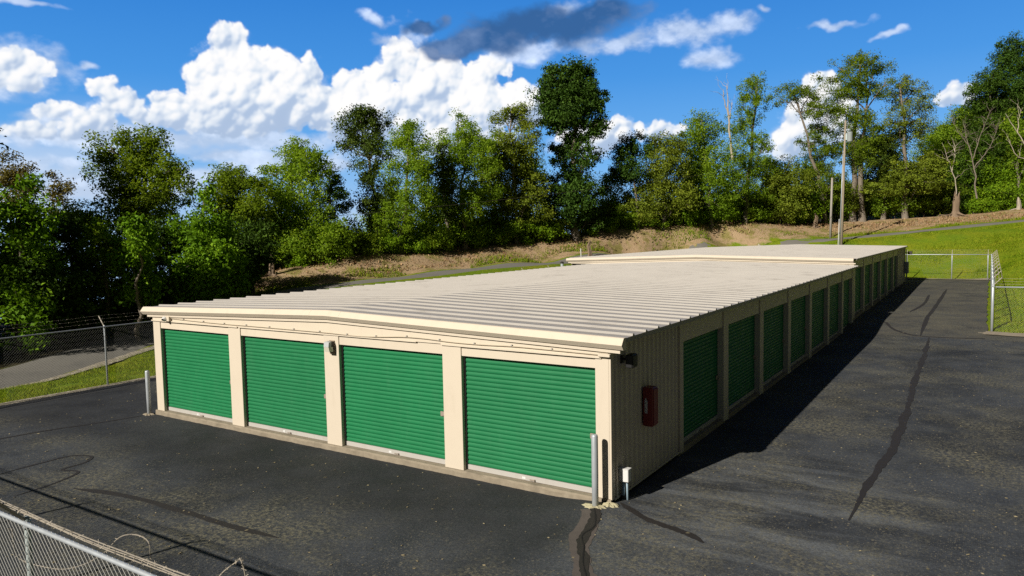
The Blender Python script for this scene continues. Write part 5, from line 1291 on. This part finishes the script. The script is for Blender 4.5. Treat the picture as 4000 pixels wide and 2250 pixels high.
# broken stump with torn top and root flare
mb = MB(); b = ground_pt(2402, 546, 74); t_ = A(2402, 490, 74)
Hs = max(1.4, t_[2] - b[2]); g_ = np.random.default_rng(5); n = 14; jag = 1 + (g_.random(n) - 0.5) * 0.35
for k, (f_, r_) in enumerate([(-0.2, 0.8), (0.02, 0.58), (0.10, 0.40), (0.28, 0.31), (0.5, 0.29), (0.72, 0.31), (0.86, 0.27), (1.0, 0.25), (0.85, 0.10)]):
    for j in range(n):
        w = 2 * math.pi * j / n; rr = r_ * (1 + 0.20 * math.sin(3 * w + k * .4) + 0.22 * (g_.random() - .5)); mb.v.append((b[0] + rr * math.cos(w) + 0.12 * f_, b[1] + rr * math.sin(w), b[2] + Hs * f_ * (jag[j] if f_ > 0.8 else 1)))
for k in range(8):
    for j in range(n): mb.f.append((k * n + j, k * n + (j + 1) % n, (k + 1) * n + (j + 1) % n, (k + 1) * n + j))
for k in range(6): limb(mb, (b[0], b[1], b[2] + .25), (b[0] + g_.normal() * .9, b[1] - abs(g_.normal()) * .5, b[2] - .08), 0.12, 0.02, g_, 4, 0.15, 5)
tag(mb.build('tree_stump', STUMPW, loc=tuple(b), smooth=True), 'tall broken reddish tree stump on the bank at the right', 'stump')
for k, (px, py, d_, h_, lab) in enumerate([(1450, 612, 59.6, 1.9, 0), (1483, 612, 60, 1.5, 'small leaning stub just right of the oak trunk'), (1912, 590, 66, 1.1, 'twisted grey root stub on the bank right of the leaning tree'), (683, 690, 49.5, 1.6, 'weathered grey stub at the left end of the bank'), (2050, 560, 71, 1.4, 'thin grey stub left of the twisted trunk'), (2563, 528, 74, 1.3, 'pale stub at the right end of the bank')]):
    if lab == 0: continue
    b = ground_pt(px, py, d_); g_ = np.random.default_rng(40 + k); mb = MB()
    mb.tube([(b[0], b[1], b[2] - .2), (b[0] + .03, b[1], b[2] + h_ * .3), (b[0] + g_.normal() * .1, b[1], b[2] + h_ * .7), (b[0] + g_.normal() * .15, b[1], b[2] + h_)], [0.26, 0.17, 0.14, 0.06], 9, fn=lambda i, j: 1 + 0.25 * math.sin(j * 2.3 + i))
    for _ in range(4): limb(mb, (b[0], b[1], b[2] + .15), (b[0] + g_.normal() * .7, b[1] + g_.normal() * .5, b[2] - .1), 0.08, 0.02, g_, 3, 0.1, 5)
    tag(mb.build('root_stub', BARKP if k in (2, 5) else STUMPW, loc=tuple(b)), lab, 'stump')

# ------------------------------------------------------------------ ground cover
def blades(name, label, X, Y, hgt, wid, seed, mat=GRASSM, flat=False):
    g = np.random.default_rng(seed); N = len(X); Zb = terrain(X, Y) - 0.01
    a = g.random(N) * 2 * math.pi; h = hgt * (0.5 + 0.9 * g.random(N)); w = wid * (0.6 + 0.8 * g.random(N))
    dx, dy = np.cos(a), np.sin(a); lx, ly = g.normal(size=N) * 0.45, g.normal(size=N) * 0.45
    P = np.stack([X, Y, Zb], 1); s_ = np.stack([dx * w, dy * w, 0 * w], 1) * 0.5
    tip = P + np.stack([lx * h, ly * h, h * 0.9], 1)
    V = np.stack([P - s_, P + s_, tip], 1)
    clumpn = np.sin(X * 1.7 + 3 * np.sin(Y * 0.9)) * np.sin(Y * 1.3 + 2 * np.sin(X * 0.7))
    o = quads(name, V, mat, 0.45 + 0.22 * clumpn + (g.random(N) - 0.5) * 0.6, None, 3)
    return tag(o, label, None, None, 'stuff')
g_ = np.random.default_rng(3)
n = 130000; x = -18.15 - 8.5 * g_.random(n) ** 1.1; y = -9 + 32 * g_.random(n); k = (road_dist(x, y) < -2.15) & (x < -18.12)
tuft = np.sin(x * 2.1 + y) * np.sin(y * 1.7 - x) > -0.6
x, y = x[k & tuft], y[k & tuft]
blades('grass', 'short green grass between the left fence and the lower road', x, y, 0.10, 0.022, 11)
n = 240000; x = 5.3 + 40 * g_.random(n) ** 1.5; y = 24.2 + 46 * g_.random(n) ** 1.25; k = (road_dist(x, y) < -1.9)
x2 = -14 + 21 * g_.random(60000); y2 = 52.4 + 14 * g_.random(60000); k2 = road_dist(x2, y2) < -1.9
x, y = np.concatenate([x[k], x2[k2]]), np.concatenate([y[k], y2[k2]])
blades('grass', 'mown green lawn rising behind the right fences', x, y, 0.11, 0.05, 12)
# dry litter, sticks and stones on the bank
n = 16000; rp_ = spline([(p[0], p[1]) for p in ROADC[5:]], 600); i = g_.integers(0, 600, n)
tg_ = np.gradient(rp_, axis=0); tg_ /= np.linalg.norm(tg_, axis=1)[:, None]
o_ = 1.9 + 6.5 * g_.random(n) ** 1.1; x = rp_[i, 0] - tg_[i, 1] * o_; y = rp_[i, 1] + tg_[i, 0] * o_
N = len(x); P = np.stack([x, y, terrain(x, y) + 0.02], 1); a = g_.random(N) * 6.28; L = 0.03 + 0.11 * g_.random(N) ** 3; W = 0.02 + 0.035 * g_.random(N)
A_ = np.stack([np.cos(a) * L, np.sin(a) * L, g_.normal(size=N) * 0.07], 1); B_ = np.stack([-np.sin(a) * W, np.cos(a) * W, g_.normal(size=N) * 0.07 + 0.03], 1)
tag(quads('leaf_litter', np.stack([P - A_, P + B_, P + A_, P - B_], 1), LITTER, 0.35 + 0.5 * g_.random(N)), 'dry leaves, sticks and stones scattered over the dirt bank', None, None, 'stuff')
n = 15000; o_ = 1.3 + 1.5 * g_.random(n) ** 1.6; x = rp_[i[:n], 0] - tg_[i[:n], 1] * o_; y = rp_[i[:n], 1] + tg_[i[:n], 0] * o_
k = np.sin(x * .9) + np.sin(y * .7 + 1) > -0.2
blades('weeds', 'patchy weeds along the top side of the road', x[k], y[k], 0.22, 0.07, 14)
# dry bits blown over the paving
n = 5200; x = -16 + 26 * g_.random(n); y = -8 + 32 * g_.random(n) ** 1.6; k = ~((x > -13.2) & (x < 0.2) & (y > -0.2)) & ~((x > 5) & (y > 23))
x, y = x[k], y[k]; N = len(x); P = np.stack([x, y, yard_z(x, y) + 0.008], 1); a = g_.random(N) * 6.28; L = 0.012 + 0.028 * g_.random(N) ** 3; W = L * (0.3 + .4 * g_.random(N))
A_ = np.stack([np.cos(a) * L, np.sin(a) * L, np.zeros(N)], 1); B_ = np.stack([-np.sin(a) * W, np.cos(a) * W, 0.004 + np.zeros(N)], 1)
tag(quads('dry_flecks', np.stack([P - A_, P + B_, P + A_, P - B_], 1), FLECK, g_.random(N)), 'tiny dry leaves and grit lying on the asphalt', None, None, 'stuff')
